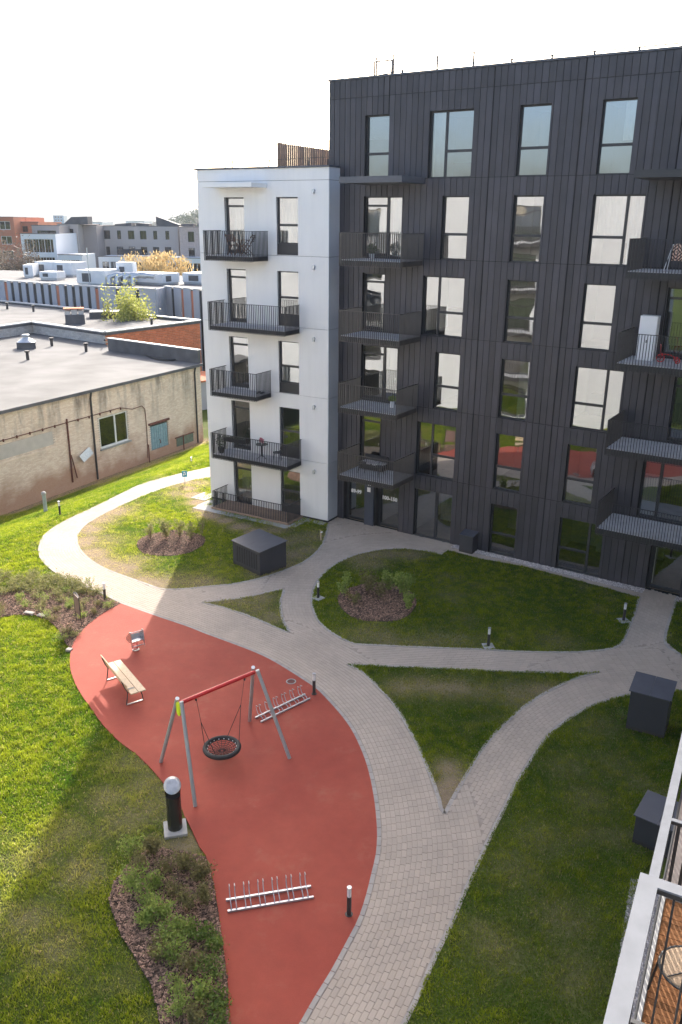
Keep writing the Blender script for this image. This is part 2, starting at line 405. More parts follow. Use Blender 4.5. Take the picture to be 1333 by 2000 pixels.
def sheet(name, poly, z, m, kind='structure', label=None, cat=None, thick=0.0):
    b = MB()
    tr = tessellate_polygon([[Vector((p[0], p[1], 0)) for p in poly]])
    vs = [(p[0], p[1], z) for p in poly]
    fs = []
    for a, bb, c in tr:
        n = (Vector(vs[bb]) - Vector(vs[a])).cross(Vector(vs[c]) - Vector(vs[a]))
        fs.append((a, bb, c) if n.z > 0 else (c, bb, a))
    b.add(vs, fs)
    if thick:
        n = len(poly)
        lo = [(p[0], p[1], z - thick) for p in poly]
        b.add(vs + lo, [(k, n + k, n + (k + 1) % n, (k + 1) % n) for k in range(n)])
    return b.build(name, m, None, label, cat, None, kind)

# ---- ground: one sheet to the horizon, lawn near, city ground far
def ground_mat():
    m = bpy.data.materials.new('lawn_soil'); m.use_nodes = True
    nt = m.node_tree; N = nt.nodes; L = nt.links
    b = N['Principled BSDF']; b.inputs['Roughness'].default_value = 0.95; b.inputs['Specular IOR Level'].default_value = 0.1
    at = N.new('ShaderNodeAttribute'); at.attribute_name = 'dry'
    geo = N.new('ShaderNodeNewGeometry')
    no = N.new('ShaderNodeTexNoise'); no.inputs['Scale'].default_value = 5; no.inputs['Detail'].default_value = 8
    L.new(geo.outputs['Position'], no.inputs['Vector'])
    a1 = N.new('ShaderNodeMix'); a1.data_type = 'RGBA'
    a1.inputs[6].default_value = (0.05, 0.075, 0.012, 1); a1.inputs[7].default_value = (0.10, 0.13, 0.025, 1)
    L.new(no.outputs[0], a1.inputs[0])
    a2 = N.new('ShaderNodeMix'); a2.data_type = 'RGBA'
    a2.inputs[6].default_value = (0.19, 0.135, 0.085, 1); a2.inputs[7].default_value = (0.36, 0.28, 0.19, 1)
    L.new(no.outputs[0], a2.inputs[0])
    mx = N.new('ShaderNodeMix'); mx.data_type = 'RGBA'
    L.new(at.outputs['Fac'], mx.inputs[0]); L.new(a1.outputs[2], mx.inputs[6]); L.new(a2.outputs[2], mx.inputs[7])
    L.new(mx.outputs[2], b.inputs['Base Color'])
    bp = N.new('ShaderNodeBump'); bp.inputs['Strength'].default_value = 0.6; bp.inputs['Distance'].default_value = 0.03
    n2 = N.new('ShaderNodeTexNoise'); n2.inputs['Scale'].default_value = 22; L.new(geo.outputs['Position'], n2.inputs['Vector'])
    L.new(n2.outputs[0], bp.inputs['Height']); L.new(bp.outputs[0], b.inputs['Normal'])
    return m
M_soil = ground_mat()

def blade_mat():
    m = bpy.data.materials.new('grass_blade'); m.use_nodes = True
    nt = m.node_tree; N = nt.nodes; L = nt.links
    b = N['Principled BSDF']; b.inputs['Roughness'].default_value = 0.55; b.inputs['Specular IOR Level'].default_value = 0.25
    at = N.new('ShaderNodeAttribute'); at.attribute_name = 'dry'
    hu = N.new('ShaderNodeAttribute'); hu.attribute_name = 'hue'
    a1 = N.new('ShaderNodeMix'); a1.data_type = 'RGBA'
    a1.inputs[6].default_value = (0.055, 0.115, 0.008, 1); a1.inputs[7].default_value = (0.21, 0.245, 0.014, 1)
    L.new(hu.outputs['Fac'], a1.inputs[0])
    mx = N.new('ShaderNodeMix'); mx.data_type = 'RGBA'; mx.inputs[7].default_value = (0.36, 0.29, 0.14, 1)
    L.new(at.outputs['Fac'], mx.inputs[0]); L.new(a1.outputs[2], mx.inputs[6])
    L.new(mx.outputs[2], b.inputs['Base Color'])
    vm = N.new('ShaderNodeVectorMath'); vm.operation = 'SCALE'; vm.inputs['Scale'].default_value = 1.9; L.new(mx.outputs[2], vm.inputs[0])
    t = N.new('ShaderNodeBsdfTranslucent'); L.new(vm.outputs[0], t.inputs[0])
    ms = N.new('ShaderNodeMixShader'); ms.inputs[0].default_value = 0.6
    L.new(b.outputs[0], ms.inputs[1]); L.new(t.outputs[0], ms.inputs[2])
    L.new(ms.outputs[0], N['Material Output'].inputs[0])
    return m
M_blade = blade_mat()

# worn / dry places: (x, y, radius, strength)
WORN = []
def worn(pts, r, s):
    for p in pts: WORN.append((p[0], p[1], r, s))
worn([(-11.989, 36.115), (-11.627, 34.501), (-10.853, 33.019), (-10.041, 32.082), (-9.073, 31.246), (-8.136, 30.398), (-7.447, 30.068), (-11.663, 37.522), (-11.215, 38.648)], 1.1, 1.1)
worn([(-10.714, 34.524), (-8.863, 31.676), (-6.654, 30.184), (-5.838, 30.202)], 1.3, 0.55)
worn([(-8.622, 43.553), (-8.258, 42.460), (-7.842, 41.331), (-7.380, 40.175), (-6.914, 39.076), (-6.516, 38.326), (-6.171, 38.038), (-5.594, 37.471), (-4.755, 36.648), (-3.962, 35.990)], 0.62, 1.25)
worn([(-8.837, 42.896), (-8.722, 41.563), (-8.084, 43.382)], 0.9, 0.7)
worn([(-2.449, 34.734), (-1.888, 35.064), (-1.317, 35.400), (-1.487, 33.838), (-2.017, 33.235), (-2.385, 32.099), (-3.036, 36.351), (-3.077, 31.386)], 1.0, 0.75)
worn([(-4.748, 28.358), (-4.179, 28.459), (-3.587, 28.382), (-3.156, 27.955), (-3.048, 28.843), (-2.530, 27.333), (-3.719, 27.857)], 0.9, 0.6)
worn([(0.759, 33.014), (1.433, 33.319), (2.112, 33.512), (3.010, 33.534), (1.186, 32.460)], 0.9, 0.7)
worn([(3.785, 22.522), (4.563, 22.387), (5.361, 22.401), (5.451, 22.052), (3.144, 22.511), (2.517, 22.650), (2.024, 22.492), (6.147, 22.356)], 0.8, 0.6)
worn([(2.762, 17.599), (2.805, 17.302), (2.642, 17.009), (2.971, 17.908), (2.969, 18.437)], 0.5, 1.1)
worn([(7.570, 25.580), (3.314, 25.682), (2.762, 25.487), (1.707, 25.651), (0.644, 26.006)], 0.9, 0.4)
worn([(-4.268, 17.201), (-4.783, 17.795), (-5.379, 18.641), (-4.697, 16.812), (-5.110, 16.436)], 0.9, 0.5)
worn([(-3.377, 15.755), (-3.453, 15.502), (-3.706, 15.582), (-4.165, 15.493), (-3.895, 15.331)], 0.5, 0.8)
worn([(-6.456, 15.973), (-5.727, 14.752), (-6.919, 15.211), (-5.620, 12.682), (-6.358, 13.313), (-5.808, 17.180)], 0.7, 0.45)
worn([(6.138, 18.594), (7.518, 20.510), (6.340, 17.352), (4.835, 15.864), (4.035, 14.875), (4.714, 13.443), (3.209, 12.781), (4.702, 12.198), (7.377, 18.612)], 0.8, 0.28)
for s_ in np.arange(1, 21, 0.7):        # bare earth along the foot of the old wall
    WORN.append((WARE_A[0] + WARE_T[0] * s_ + WARE_N[0] * 0.5, WARE_A[1] + WARE_T[1] * s_ + WARE_N[1] * 0.5, 0.9, 1.3))
for s_ in (7, 8.5, 9, 10.2, 11, 12, 13):
    WORN.append((WARE_A[0] + WARE_T[0] * s_ + WARE_N[0] * 1.8, WARE_A[1] + WARE_T[1] * s_ + WARE_N[1] * 1.8, 1.0, 0.9))
WORN = np.array(WORN)
def dryness(x, y):
    d = np.zeros(np.shape(x))
    for wx, wy, r, s in WORN:
        q = ((x - wx) ** 2 + (y - wy) ** 2) / (r * r)
        d = np.maximum(d, s * np.exp(-q * 1.2))
    n = fbm(x, y, 1.3, 5)
    d = d * (0.55 + 0.9 * n)
    d = d + np.clip((fbm(x, y, 1.7, 21) - 0.60) * 1.4, 0, 0.25)
    return np.clip(d, 0, 1)

gx = np.unique(np.concatenate([np.linspace(-6000, -300, 12), np.linspace(-300, -45, 18), np.arange(-45, 30, 0.5), np.linspace(30, 300, 18), np.linspace(300, 6000, 12)]))
gy = np.unique(np.concatenate([np.linspace(-1500, -40, 10), np.linspace(-40, 4, 12), np.arange(4, 84, 0.5), np.linspace(84, 400, 20), np.linspace(400, 9000, 16)]))
GXX, GYY = np.meshgrid(gx, gy, indexing='ij')
gz = terrain(GXX, GYY) - 0.012
ny = len(gy); idx = np.arange(len(gx) * ny).reshape(len(gx), ny)
fq = np.stack([idx[:-1, :-1], idx[1:, :-1], idx[1:, 1:], idx[:-1, 1:]], -1).reshape(-1, 4)
gd = np.zeros(GXX.shape); msk = (np.abs(GXX) < 46) & (GYY > 3) & (GYY < 85)
gd[msk] = dryness(GXX[msk], GYY[msk])
np_mesh('ground', np.stack([GXX.ravel(), GYY.ravel(), gz.ravel()], 1), fq, M_soil, attr={'dry': gd.ravel()}, kind='structure')

# ---- paved area under everything in the court
pave_outer = loop_outer + red_right[1:] + [(0.503, 9.679)] + lawn_se_edge[::-1][1:] + [(14.342, 22.528), (16.306, 26.316), (14.636, 28.329), (12.992, 29.052), (12.108, 30.115)]
hull = [tuple(p) for p in loop_outer] + [tuple(p) for p in red_right[1:]] + [(0.503, 9.679)] + [tuple(p) for p in lawn_se_edge[::-1][1:]] + [(16.605, 22.567), (18.885, 26.367), (14.636, 28.329)]
# building base lines close the outline at the back
O_D = (-0.488, 38.329); DA = -0.5809
R_W = (-0.6507, 37.3274); WA = -0.5228
def Dp(u, out=0.0):
    return (O_D[0] + u * math.cos(DA) - out * 0.54877, O_D[1] + u * math.sin(DA) - out * 0.83597)
def Wp(u, out=0.0):
    return (R_W[0] - u * math.cos(WA) - out * 0.49927, R_W[1] + -u * math.sin(WA) - out * 0.86645)
hull = hull + [Dp(17), Dp(0.36), (R_W[0], R_W[1]), Wp(7.05), Wp(7.05, -8)]
sheet('path', hull, 0.024, M_joint)
PATH = bpy.data.objects['path']
def lawn_sheet(poly, z=0.030):
    # fine triangulated sheet carrying the dryness attribute
    poly = [tuple(p) for p in poly]
    xs = [p[0] for p in poly]; ys = [p[1] for p in poly]
    st = 0.3
    X, Y = np.meshgrid(np.arange(min(xs), max(xs), st), np.arange(min(ys), max(ys), st), indexing='ij')
    X = X.ravel(); Y = Y.ravel(); k = inpoly(X, Y, poly); X = X[k]; Y = Y[k]
    # drop grid points too near the outline
    dmin = np.full(X.shape, 9.0)
    dense = []
    for i in range(len(poly)):
        a = np.array(poly[i]); b = np.array(poly[(i + 1) % len(poly)]); L_ = np.linalg.norm(b - a)
        n = max(1, int(L_ / st))
        for t in range(n): dense.append(a + (b - a) * t / n)
        ab = b - a; t = np.clip(((X - a[0]) * ab[0] + (Y - a[1]) * ab[1]) / (ab @ ab + 1e-9), 0, 1)
        dmin = np.minimum(dmin, np.hypot(X - a[0] - t * ab[0], Y - a[1] - t * ab[1]))
    k = dmin > 0.12; X = X[k]; Y = Y[k]
    from mathutils.geometry import delaunay_2d_cdt
    nb = len(dense)
    vs = [Vector((float(p[0]), float(p[1]))) for p in dense] + [Vector((float(a), float(b))) for a, b in zip(X, Y)]
    r = delaunay_2d_cdt(vs, [(i, (i + 1) % nb) for i in range(nb)], [], 1, 1e-5)
    V = np.array([(v[0], v[1]) for v in r[0]]); F = np.array(r[2])
    a = V[F[:, 0]]; b = V[F[:, 1]]; c = V[F[:, 2]]
    cr = (b[:, 0] - a[:, 0]) * (c[:, 1] - a[:, 1]) - (b[:, 1] - a[:, 1]) * (c[:, 0] - a[:, 0])
    F[cr < 0] = F[cr < 0][:, ::-1]
    cen = (a + b + c) / 3; F = F[inpoly(cen[:, 0], cen[:, 1], poly)]
    d = dryness(V[:, 0], V[:, 1])
    return np_mesh('lawn', np.c_[V, np.full(len(V), z)], F, M_soil, attr={'dry': d}, kind='structure')
w_yard = lawn_oval_in + [Wp(0, 0.02), Wp(7.05, 0.02), Wp(7.05, -6)]
for pl in (w_yard, tri1, big_lawn, tri2, lawn_se, lawn_ne):
    lawn_sheet(pl)

# ---- red rubber surface
def rubber_mat():
    m = pm('red_rubber', (0.34, 0.055, 0.032), 0.85, 0.0, 0.45, 0.5, 160, col2=(0.41, 0.080, 0.046))
    nt = m.node_tree; N = nt.nodes; L = nt.links; b = N['Principled BSDF']
    src = b.inputs['Base Color'].links[0].from_socket
    geo = N.new('ShaderNodeNewGeometry')
    g1 = N.new('ShaderNodeTexNoise'); g1.inputs['Scale'].default_value = 140; g1.inputs['Detail'].default_value = 2; L.new(geo.outputs['Position'], g1.inputs['Vector'])
    g2 = N.new('ShaderNodeTexNoise'); g2.inputs['Scale'].default_value = 2.3; g2.inputs['Detail'].default_value = 9; g2.inputs['Roughness'].default_value = .7; L.new(geo.outputs['Position'], g2.inputs['Vector'])
    r1 = N.new('ShaderNodeMapRange'); r1.inputs[3].default_value = 0.78; r1.inputs[4].default_value = 1.22; L.new(g1.outputs[0], r1.inputs[0])
    r2 = N.new('ShaderNodeMapRange'); r2.inputs[1].default_value = .3; r2.inputs[2].default_value = .7; r2.inputs[3].default_value = 0.90; r2.inputs[4].default_value = 1.07; L.new(g2.outputs[0], r2.inputs[0])
    mm = N.new('ShaderNodeMath'); mm.operation = 'MULTIPLY'; L.new(r1.outputs[0], mm.inputs[0]); L.new(r2.outputs[0], mm.inputs[1])
    sc_ = N.new('ShaderNodeVectorMath'); sc_.operation = 'SCALE'; L.new(src, sc_.inputs[0]); L.new(mm.outputs[0], sc_.inputs['Scale'])
    # pale dusty scuffs
    g3 = N.new('ShaderNodeTexNoise'); g3.inputs['Scale'].default_value = 0.9; g3.inputs['Detail'].default_value = 10; g3.inputs['Roughness'].default_value = .75; L.new(geo.outputs['Position'], g3.inputs['Vector'])
    r3 = N.new('ShaderNodeMapRange'); r3.inputs[1].default_value = .56; r3.inputs[2].default_value = .80; r3.inputs[4].default_value = .55; L.new(g3.outputs[0], r3.inputs[0])
    mx = N.new('ShaderNodeMix'); mx.data_type = 'RGBA'; mx.inputs[7].default_value = (0.40, 0.17, 0.105, 1); L.new(r3.outputs[0], mx.inputs[0]); L.new(sc_.outputs[0], mx.inputs[6])
    L.new(mx.outputs[2], b.inputs['Base Color'])
    return m
M_rubber = rubber_mat()
rr = smooth_curve(red_right, 0.3); rl = smooth_curve(red_left, 0.3)
red_poly = [tuple(p) for p in rr] + [tuple(p) for p in rl[:-1]]
sheet('play_surface', red_poly, 0.034, M_rubber, thick=0.05)

# ------------------------------------------------------------------ paving stones as geometry
M_paver = pm('paving_stone', (0.465, 0.385, 0.31), 0.9, 0.08, 0.7, 0.25, 90, obj_var=0.05)
HOLES = [w_yard, tri1, big_lawn, tri2, lawn_se, lawn_ne, red_poly]
def curve_dist(X, Y, C):
    d = np.full(X.shape, 1e9)
    for i in range(0, len(C) - 1, 1):
        a = C[i]; ab = C[i + 1] - a
        t = np.clip(((X - a[0]) * ab[0] + (Y - a[1]) * ab[1]) / (ab @ ab + 1e-12), 0, 1)
        d = np.minimum(d, np.hypot(X - a[0] - t * ab[0], Y - a[1] - t * ab[1]))
    return d
c_main = smooth_curve(loop_outer + red_right[1:], 0.4)
c_se = smooth_curve(lawn_se_edge[::-1], 0.4)[:-3]
c_mid = smooth_curve([(11.339, 25.727), (10.523, 25.381), (9.660, 25.220), (8.750, 24.989), (7.812, 24.865), (6.268, 24.871), (4.676, 25.017), (3.078, 25.094), (0.544, 25.280)], 0.4)
c_big = smooth_curve(big_lawn[:15], 0.4)
c_low = smooth_curve(lawn_oval_in[18:], 0.4)
c_ent = np.array([Dp(14.6, 0.0), (11.633, 29.252), (10.986, 27.865), (10.305, 26.507), (9.752, 25.512), (9.133, 24.036)])
c_door = np.array([Dp(-0.3, 0.02), Dp(8.0, 0.02)])
strips = [(c_main, 1, 2.45), (c_se, 1, 2.6), (c_big, 1, 1.9), (c_low, -1, 1.7), (c_mid, 1, 2.4), (c_ent, 1, 2.6)]
PW, PL = 0.118, 0.236
pav = []
OX, OY, OR = -22.0, 5.0, 0.024
occ = np.zeros((int(60 / OR), int(55 / OR)), bool)
gu, gv = np.meshgrid(np.linspace(-PL / 2 + .006, PL / 2 - .006, 11), np.linspace(-PW / 2 + .006, PW / 2 - .006, 6)); gu = gu.ravel(); gv = gv.ravel()
def cells_of(x, y, an):
    X = x[:, None] + gu * np.cos(an)[:, None] - gv * np.sin(an)[:, None]; Y = y[:, None] + gu * np.sin(an)[:, None] + gv * np.cos(an)[:, None]
    return np.clip(((X - OX) / OR).astype(int), 0, occ.shape[0] - 1), np.clip(((Y - OY) / OR).astype(int), 0, occ.shape[1] - 1)
def lay(x, y, an, tol):
    k = inpoly(x, y, hull) & (y > 8)
    for h in HOLES: k &= ~inpoly(x, y, h)
    x, y, an = x[k], y[k], an[k]
    if not len(x): return
    k = np.ones(len(x), bool)
    for su, sv in ((.42, .42), (.42, -.42), (-.42, .42), (-.42, -.42)):
        cx = x + su * .62 * PL * np.cos(an) * 1.2 - sv * .8 * PW * np.sin(an); cy = y + su * .62 * PL * np.sin(an) * 1.2 + sv * .8 * PW * np.cos(an)
        for h in HOLES: k &= ~inpoly(cx, cy, h)
    x, y, an = x[k], y[k], an[k]
    if not len(x): return
    ix, iy = cells_of(x, y, an)
    k = occ[ix, iy].mean(1) < tol
    if k.any():
        pav.append(np.stack([x[k], y[k], an[k]], 1)); occ[ix[k], iy[k]] = True
for ci, (C, side, Wd) in enumerate(strips):
    C = np.asarray(C)
    T = np.gradient(C, axis=0); T /= np.linalg.norm(T, axis=1)[:, None]
    Nn = np.stack([-T[:, 1], T[:, 0]], 1) * side
    for r in range(int(Wd / PW)):
        off = 0.065 + (r + 0.5) * PW
        Q_ = C + Nn * off
        sg = np.linalg.norm(np.diff(Q_, axis=0), axis=1); SQ = np.r_[0, np.cumsum(sg)]
        s = np.arange((r % 2) * PL / 2 + RND.random() * 0.04, SQ[-1], PL)
        x = np.interp(s, SQ, Q_[:, 0]); y = np.interp(s, SQ, Q_[:, 1])
        x2 = np.interp(s + 0.05, SQ, Q_[:, 0]); y2 = np.interp(s + 0.05, SQ, Q_[:, 1])
        x1 = np.interp(s - 0.05, SQ, Q_[:, 0]); y1 = np.interp(s - 0.05, SQ, Q_[:, 1])
        an = np.arctan2(y2 - y1, x2 - x1)
        k = curve_dist(x, y, C) > off - 0.03
        lay(x[k], y[k], an[k], 0.30)
# whatever is left: straight courses parallel to the dark facade
for r in range(-40, 420):
    s = np.arange(-30, 32, PL) + (r % 2) * PL / 2; off = r * PW
    x = O_D[0] + s * math.cos(DA) - off * 0.54877; y = O_D[1] + s * math.sin(DA) - off * 0.83597
    lay(x, y, np.full(len(x), DA), 0.50)
pav = np.concatenate(pav)
# one paver mesh, slightly chamfered
def paver_verts():
    hx, hy, c = PL / 2 - 0.0025, PW / 2 - 0.0025, 0.004
    return [(-hx, -hy, 0), (hx, -hy, 0), (hx, hy, 0), (-hx, hy, 0), (-hx, -hy, 0.024), (hx, -hy, 0.024), (hx, hy, 0.024), (-hx, hy, 0.024),
            (-hx + c, -hy + c, 0.03), (hx - c, -hy + c, 0.03), (hx - c, hy - c, 0.03), (-hx + c, hy - c, 0.03)]
PV = np.array(paver_verts())
PF = np.array([(0, 1, 5, 4), (1, 2, 6, 5), (2, 3, 7, 6), (3, 0, 4, 7), (4, 5, 9, 8), (5, 6, 10, 9), (6, 7, 11, 10), (7, 4, 8, 11), (8, 9, 10, 11)])
dist = np.hypot(pav[:, 0], pav[:, 1]) + 100 * (pav[:, 1] < 11.2)
order = np.argsort(dist); near = order[:298]; rest = order[298:]
pmb = MB(); pmb.add([tuple(v) for v in PV], [tuple(f) for f in PF]); pme = pmb.mesh('paver', M_paver)
for i in near:
    o = bpy.data.objects.new('paver', pme); o.location = (pav[i, 0], pav[i, 1], 0.001 + NR.rand() * 0.003); o.rotation_euler = ((NR.rand() - .5) * .01, (NR.rand() - .5) * .01, pav[i, 2])
    link(o, PATH)
q = pav[rest]; n = len(q); ca, sa = np.cos(q[:, 2])[:, None], np.sin(q[:, 2])[:, None]
vx = q[:, 0:1] + PV[None, :, 0] * ca - PV[None, :, 1] * sa
vy = q[:, 1:2] + PV[None, :, 0] * sa + PV[None, :, 1] * ca
vz = PV[None, :, 2] + (NR.rand(n, 1) * 0.003 + 0.001)
V = np.stack([vx, vy, vz], -1).reshape(-1, 3)
F = (PF[None] + (np.arange(n) * 12)[:, None, None]).reshape(-1, 4)
np_mesh('pavers', V, F, M_paver, PATH, kind='stuff')

# edging stones along every kerb line
def edging(curve, parent, w=0.10, z=0.039, step=0.3):
    C = smooth_curve(curve, step); b = MB()
    for i in range(len(C) - 1):
        a = C[i]; c = C[i + 1]; d = c - a; L_ = np.linalg.norm(d)
        if L_ < 0.05: continue
        b.bar((a[0] + d[0] * .006 / L_, a[1] + d[1] * .006 / L_, z - 0.03), (c[0] - d[0] * .006 / L_, c[1] - d[1] * .006 / L_, z - 0.03), w, 0.06)
    return b
eb = MB()
for cv in (loop_outer, red_right, lawn_oval_in, big_lawn[:15], big_lawn[20:] + big_lawn[:1], lawn_se_edge, tri1 + tri1[:1], tri2 + tri2[:1], [(12.992, 29.052), (11.339, 25.727), (11.546, 24.691), (12.099, 22.518)]):
    e_ = edging(cv, None); eb.add(e_.v, e_.f)
eb.build('edging_stones', M_edge, PATH, kind='stuff')

# ------------------------------------------------------------------ grass blades (real geometry)
BUILD_D = [Dp(-0.3, 0.0), Dp(20, 0.0), Dp(20, -12), Dp(-0.3, -12)]
def in_beds(x, y, grow=0.0):
    k = inpoly(x, y, bed_bottom) | inpoly(x, y, bed_left)
    for (cx, cy), rx, ry in CIRC:
        k |= ((x - cx) / rx) ** 2 + ((y - cy) / ry) ** 2 < 1
    return k
CIRC = [((-7.623, 34.478), 1.50, 1.55), ((1.411, 28.623), 1.50, 1.70)]
def make_grass(name, poly, dens, zfun, hscale=1.0, label='short lawn grass'):
    xs = [p[0] for p in poly]; ys = [p[1] for p in poly]
    x0, x1, y0, y1 = min(xs), max(xs), min(ys), max(ys)
    n = int((x1 - x0) * (y1 - y0) * dens)
    x = NR.uniform(x0, x1, n); y = NR.uniform(y0, y1, n)
    k = inpoly(x, y, poly)
    # only where the camera (or one a few steps aside) can see
    k &= (x > -0.62 * (y + 6)) & (x < 0.62 * (y + 6)) & (y > 9)
    x = x[k]; y = y[k]
    d = dryness(x, y)
    keep = NR.rand(len(x)) > d * 0.8
    keep &= ~in_beds(x, y)
    keep &= NR.rand(len(x)) < np.clip(22.0 / y, 0.35, 1.0)
    x = x[keep]; y = y[keep]; d = d[keep]; n = len(x)
    clump = vnoise(x, y, 0.22, 3); big = fbm(x, y, 1.6, 8)
    h = (0.028 + 0.05 * clump * clump + 0.02 * big) * (1 - 0.55 * d) * hscale * NR.uniform(0.7, 1.3, n)
    w = (0.007 + 0.00042 * y) * NR.uniform(0.8, 1.3, n)
    az = NR.uniform(0, 2 * np.pi, n); lean = NR.uniform(0.1, 0.85, n) * h
    la = NR.uniform(0, 2 * np.pi, n)
    z = zfun(x, y)
    a = np.stack([x - np.cos(az) * w, y - np.sin(az) * w, z], -1)
    b = np.stack([x + np.cos(az) * w, y + np.sin(az) * w, z], -1)
    c = np.stack([x + np.cos(la) * lean, y + np.sin(la) * lean, z + h], -1)
    V = np.stack([a, b, c], 1).reshape(-1, 3)
    F = np.arange(n * 3).reshape(-1, 3)
    hue = np.clip(0.5 + (fbm(x, y, 2.2, 31) - 0.5) * 1.3 + (clump - 0.5) * 0.8 + NR.normal(0, 0.18, n), 0, 1)
    dd = np.clip(d * 0.9 + (NR.rand(n) < 0.07) * 0.6, 0, 1)
    return np_mesh(name, V, F, M_blade, attr={'dry': np.repeat(dd, 3), 'hue': np.repeat(hue, 3)}, label=label, cat='grass', kind='stuff')
zl = lambda x, y: np.full(np.shape(x), 0.028)
make_grass('grass', w_yard, 1500, zl, label='patchy lawn grass around the white block, half in sun')
make_grass('grass', tri1, 1500, zl, label='thin grass on the small triangular lawn')
make_grass('grass', big_lawn, 1500, zl, label='shaded grass of the rounded lawn below the dark block')
make_grass('grass', tri2, 1900, zl, label='grass on the long pointed lawn between two curving paths')
make_grass('grass', lawn_se, 1900, zl, label='shaded dark grass on the lawn in the lower right')
make_grass('grass', lawn_ne, 1200, zl, label='grass strip right of the right-hand entrance path')
west = [tuple(p) for p in loop_outer[::-1]]
west_poly = [(-8.271, 28.327)] + [tuple(p) for p in rl[::-1][1:]] + [(-14, 8), (-45, 8), (-45, 40), (-22, 44), (WARE_A[0], WARE_A[1]), (WARE_A[0] + WARE_T[0] * 20.1, WARE_A[1] + WARE_T[1] * 20.1), (-6, 60), (-6.126, 48.283)] + [tuple(p) for p in loop_outer[1:-1]]
make_grass('grass', west_poly, 1700, lambda x, y: terrain(x, y) - 0.012, 1.15, label='bright sunlit lawn left of the red play surface and the path')

# ------------------------------------------------------------------ facade tools
def cells(x0, x1, z0, z1, ops):
    """rectangles of a wall with openings cut out"""
    xs = sorted({x0, x1, *[o[0] for o in ops if x0 < o[0] < x1], *[o[1] for o in ops if x0 < o[1] < x1]})
    out = []
    for a, b in zip(xs[:-1], xs[1:]):
        mid = (a + b) / 2
        cut = sorted([(max(o[2], z0), min(o[3], z1)) for o in ops if o[0] < mid < o[1] and o[3] > z0 and o[2] < z1])
        z = z0
        for c0, c1 in cut:
            if c0 > z + 1e-4: out.append((a, b, z, c0))
            z = max(z, c1)
        if z < z1 - 1e-4: out.append((a, b, z, z1))
    return out

def window(parent, x0, x1, z0, z1, lay, y=0.13, t=0.055, spandrel=0.0, handle=False, frame=None, glass=None, name='window'):
    """frame mesh with glass panes as its children; x to the right, y into the wall"""
    fm = frame or M_frame; gm = glass or M_glass
    b = MB(); d = 0.07
    zb = z0 + spandrel
    if spandrel: b.box(x0, x1, y - 0.03, y + d, z0, zb - 0.002)
    b.box(x0, x0 + t, y, y + d, zb, z1); b.box(x1 - t, x1, y, y + d, zb, z1)
    b.box(x0 + t, x1 - t, y, y + d, z1 - t, z1); b.box(x0 + t, x1 - t, y, y + d, zb, zb + t)
    b.box(x0, x1, y - 0.12, y, z0 - 0.0, z0 + 0.018)           # sill plate
    xi0, xi1, zi0, zi1 = x0 + t, x1 - t, zb + t, z1 - t
    pn = []
    def ms(xa, xb, za, zb_): b.box(xa, xb, y + 0.002, y + d - 0.002, za, zb_)
    H = zi1 - zi0
    def split_h(xa, xb, r=0.40, w=0.10):
        zc = zi0 + H * r; ms(xa, xb, zc - w / 2, zc + w / 2)
        pn.append((xa, xb, zi0, zc - w / 2)); pn.append((xa, xb, zc + w / 2, zi1))
    if lay == 'single': split_h(xi0, xi1)
    elif lay == 'wideL':
        xm = x0 + 0.70; ms(xm - 0.05, xm + 0.05, zi0, zi1); pn.append((xi0, xm - 0.05, zi0, zi1)); split_h(xm + 0.05, xi1)
    elif lay == 'wideR':
        xm = x0 + 1.22; ms(xm - 0.05, xm + 0.05, zi0, zi1); pn.append((xm + 0.05, xi1, zi0, zi1)); split_h(xi0, xm - 0.05)
    elif lay == 'door':
        ms(xi0, xi1, zi1 - 0.36, zi1 - 0.27); pn.append((xi0, xi1, zi1 - 0.27, zi1))
        ms(xi0, xi0 + 0.07, zi0, zi1 - 0.36); ms(xi1 - 0.05, xi1, zi0, zi1 - 0.36); ms(xi0, xi1, zi0, zi0 + 0.10)
        pn.append((xi0 + 0.07, xi1 - 0.05, zi0 + 0.10, zi1 - 0.36))
    elif lay == 'doorwide':
        xm = x0 + 1.13; ms(xm - 0.06, xm + 0.06, zi0, zi1); pn.append((xm + 0.06, xi1, zi0 + 0.06, zi1))
        ms(xi0, xm, zi1 - 0.36, zi1 - 0.27); pn.append((xi0, xm - 0.06, zi1 - 0.27, zi1))
        pn.append((xi0 + 0.03, xm - 0.1, zi0 + 0.10, zi1 - 0.36)); ms(xi0, xm, zi0, zi0 + 0.10)
    elif lay == 'two':
        xm = x0 + (x1 - x0) * 0.56; ms(xm - 0.07, xm + 0.07, zi0, zi1)
        pn.append((xi0, xm - 0.07, zi0, zi1)); pn.append((xm + 0.07, xi1, zi0, zi1))
    elif lay == 'full': pn.append((xi0, xi1, zi0, zi1))
    w = b.build(name, fm, parent)
    for (xa, xb, za, zb_) in pn:
        p = MB(); yy = y + 0.035
        p.quad((xa - 0.004, yy, za - 0.004), (xb + 0.004, yy, za - 0.004), (xb + 0.004, yy, zb_ + 0.004), (xa - 0.004, yy, zb_ + 0.004))
        p.build('pane', gm, w)
    if handle:
        h = MB(); h.bar((x1 - 0.14, y - 0.05, z0 + 1.0), (x1 - 0.14, y - 0.05, z0 + 1.12), 0.02, 0.02, (0, 1, 0)); h.box(x1 - 0.15, x1 - 0.13, y - 0.05, y, z0 + 1.05, z0 + 1.07)
        h.build('handle', M_steel, w)
    return w

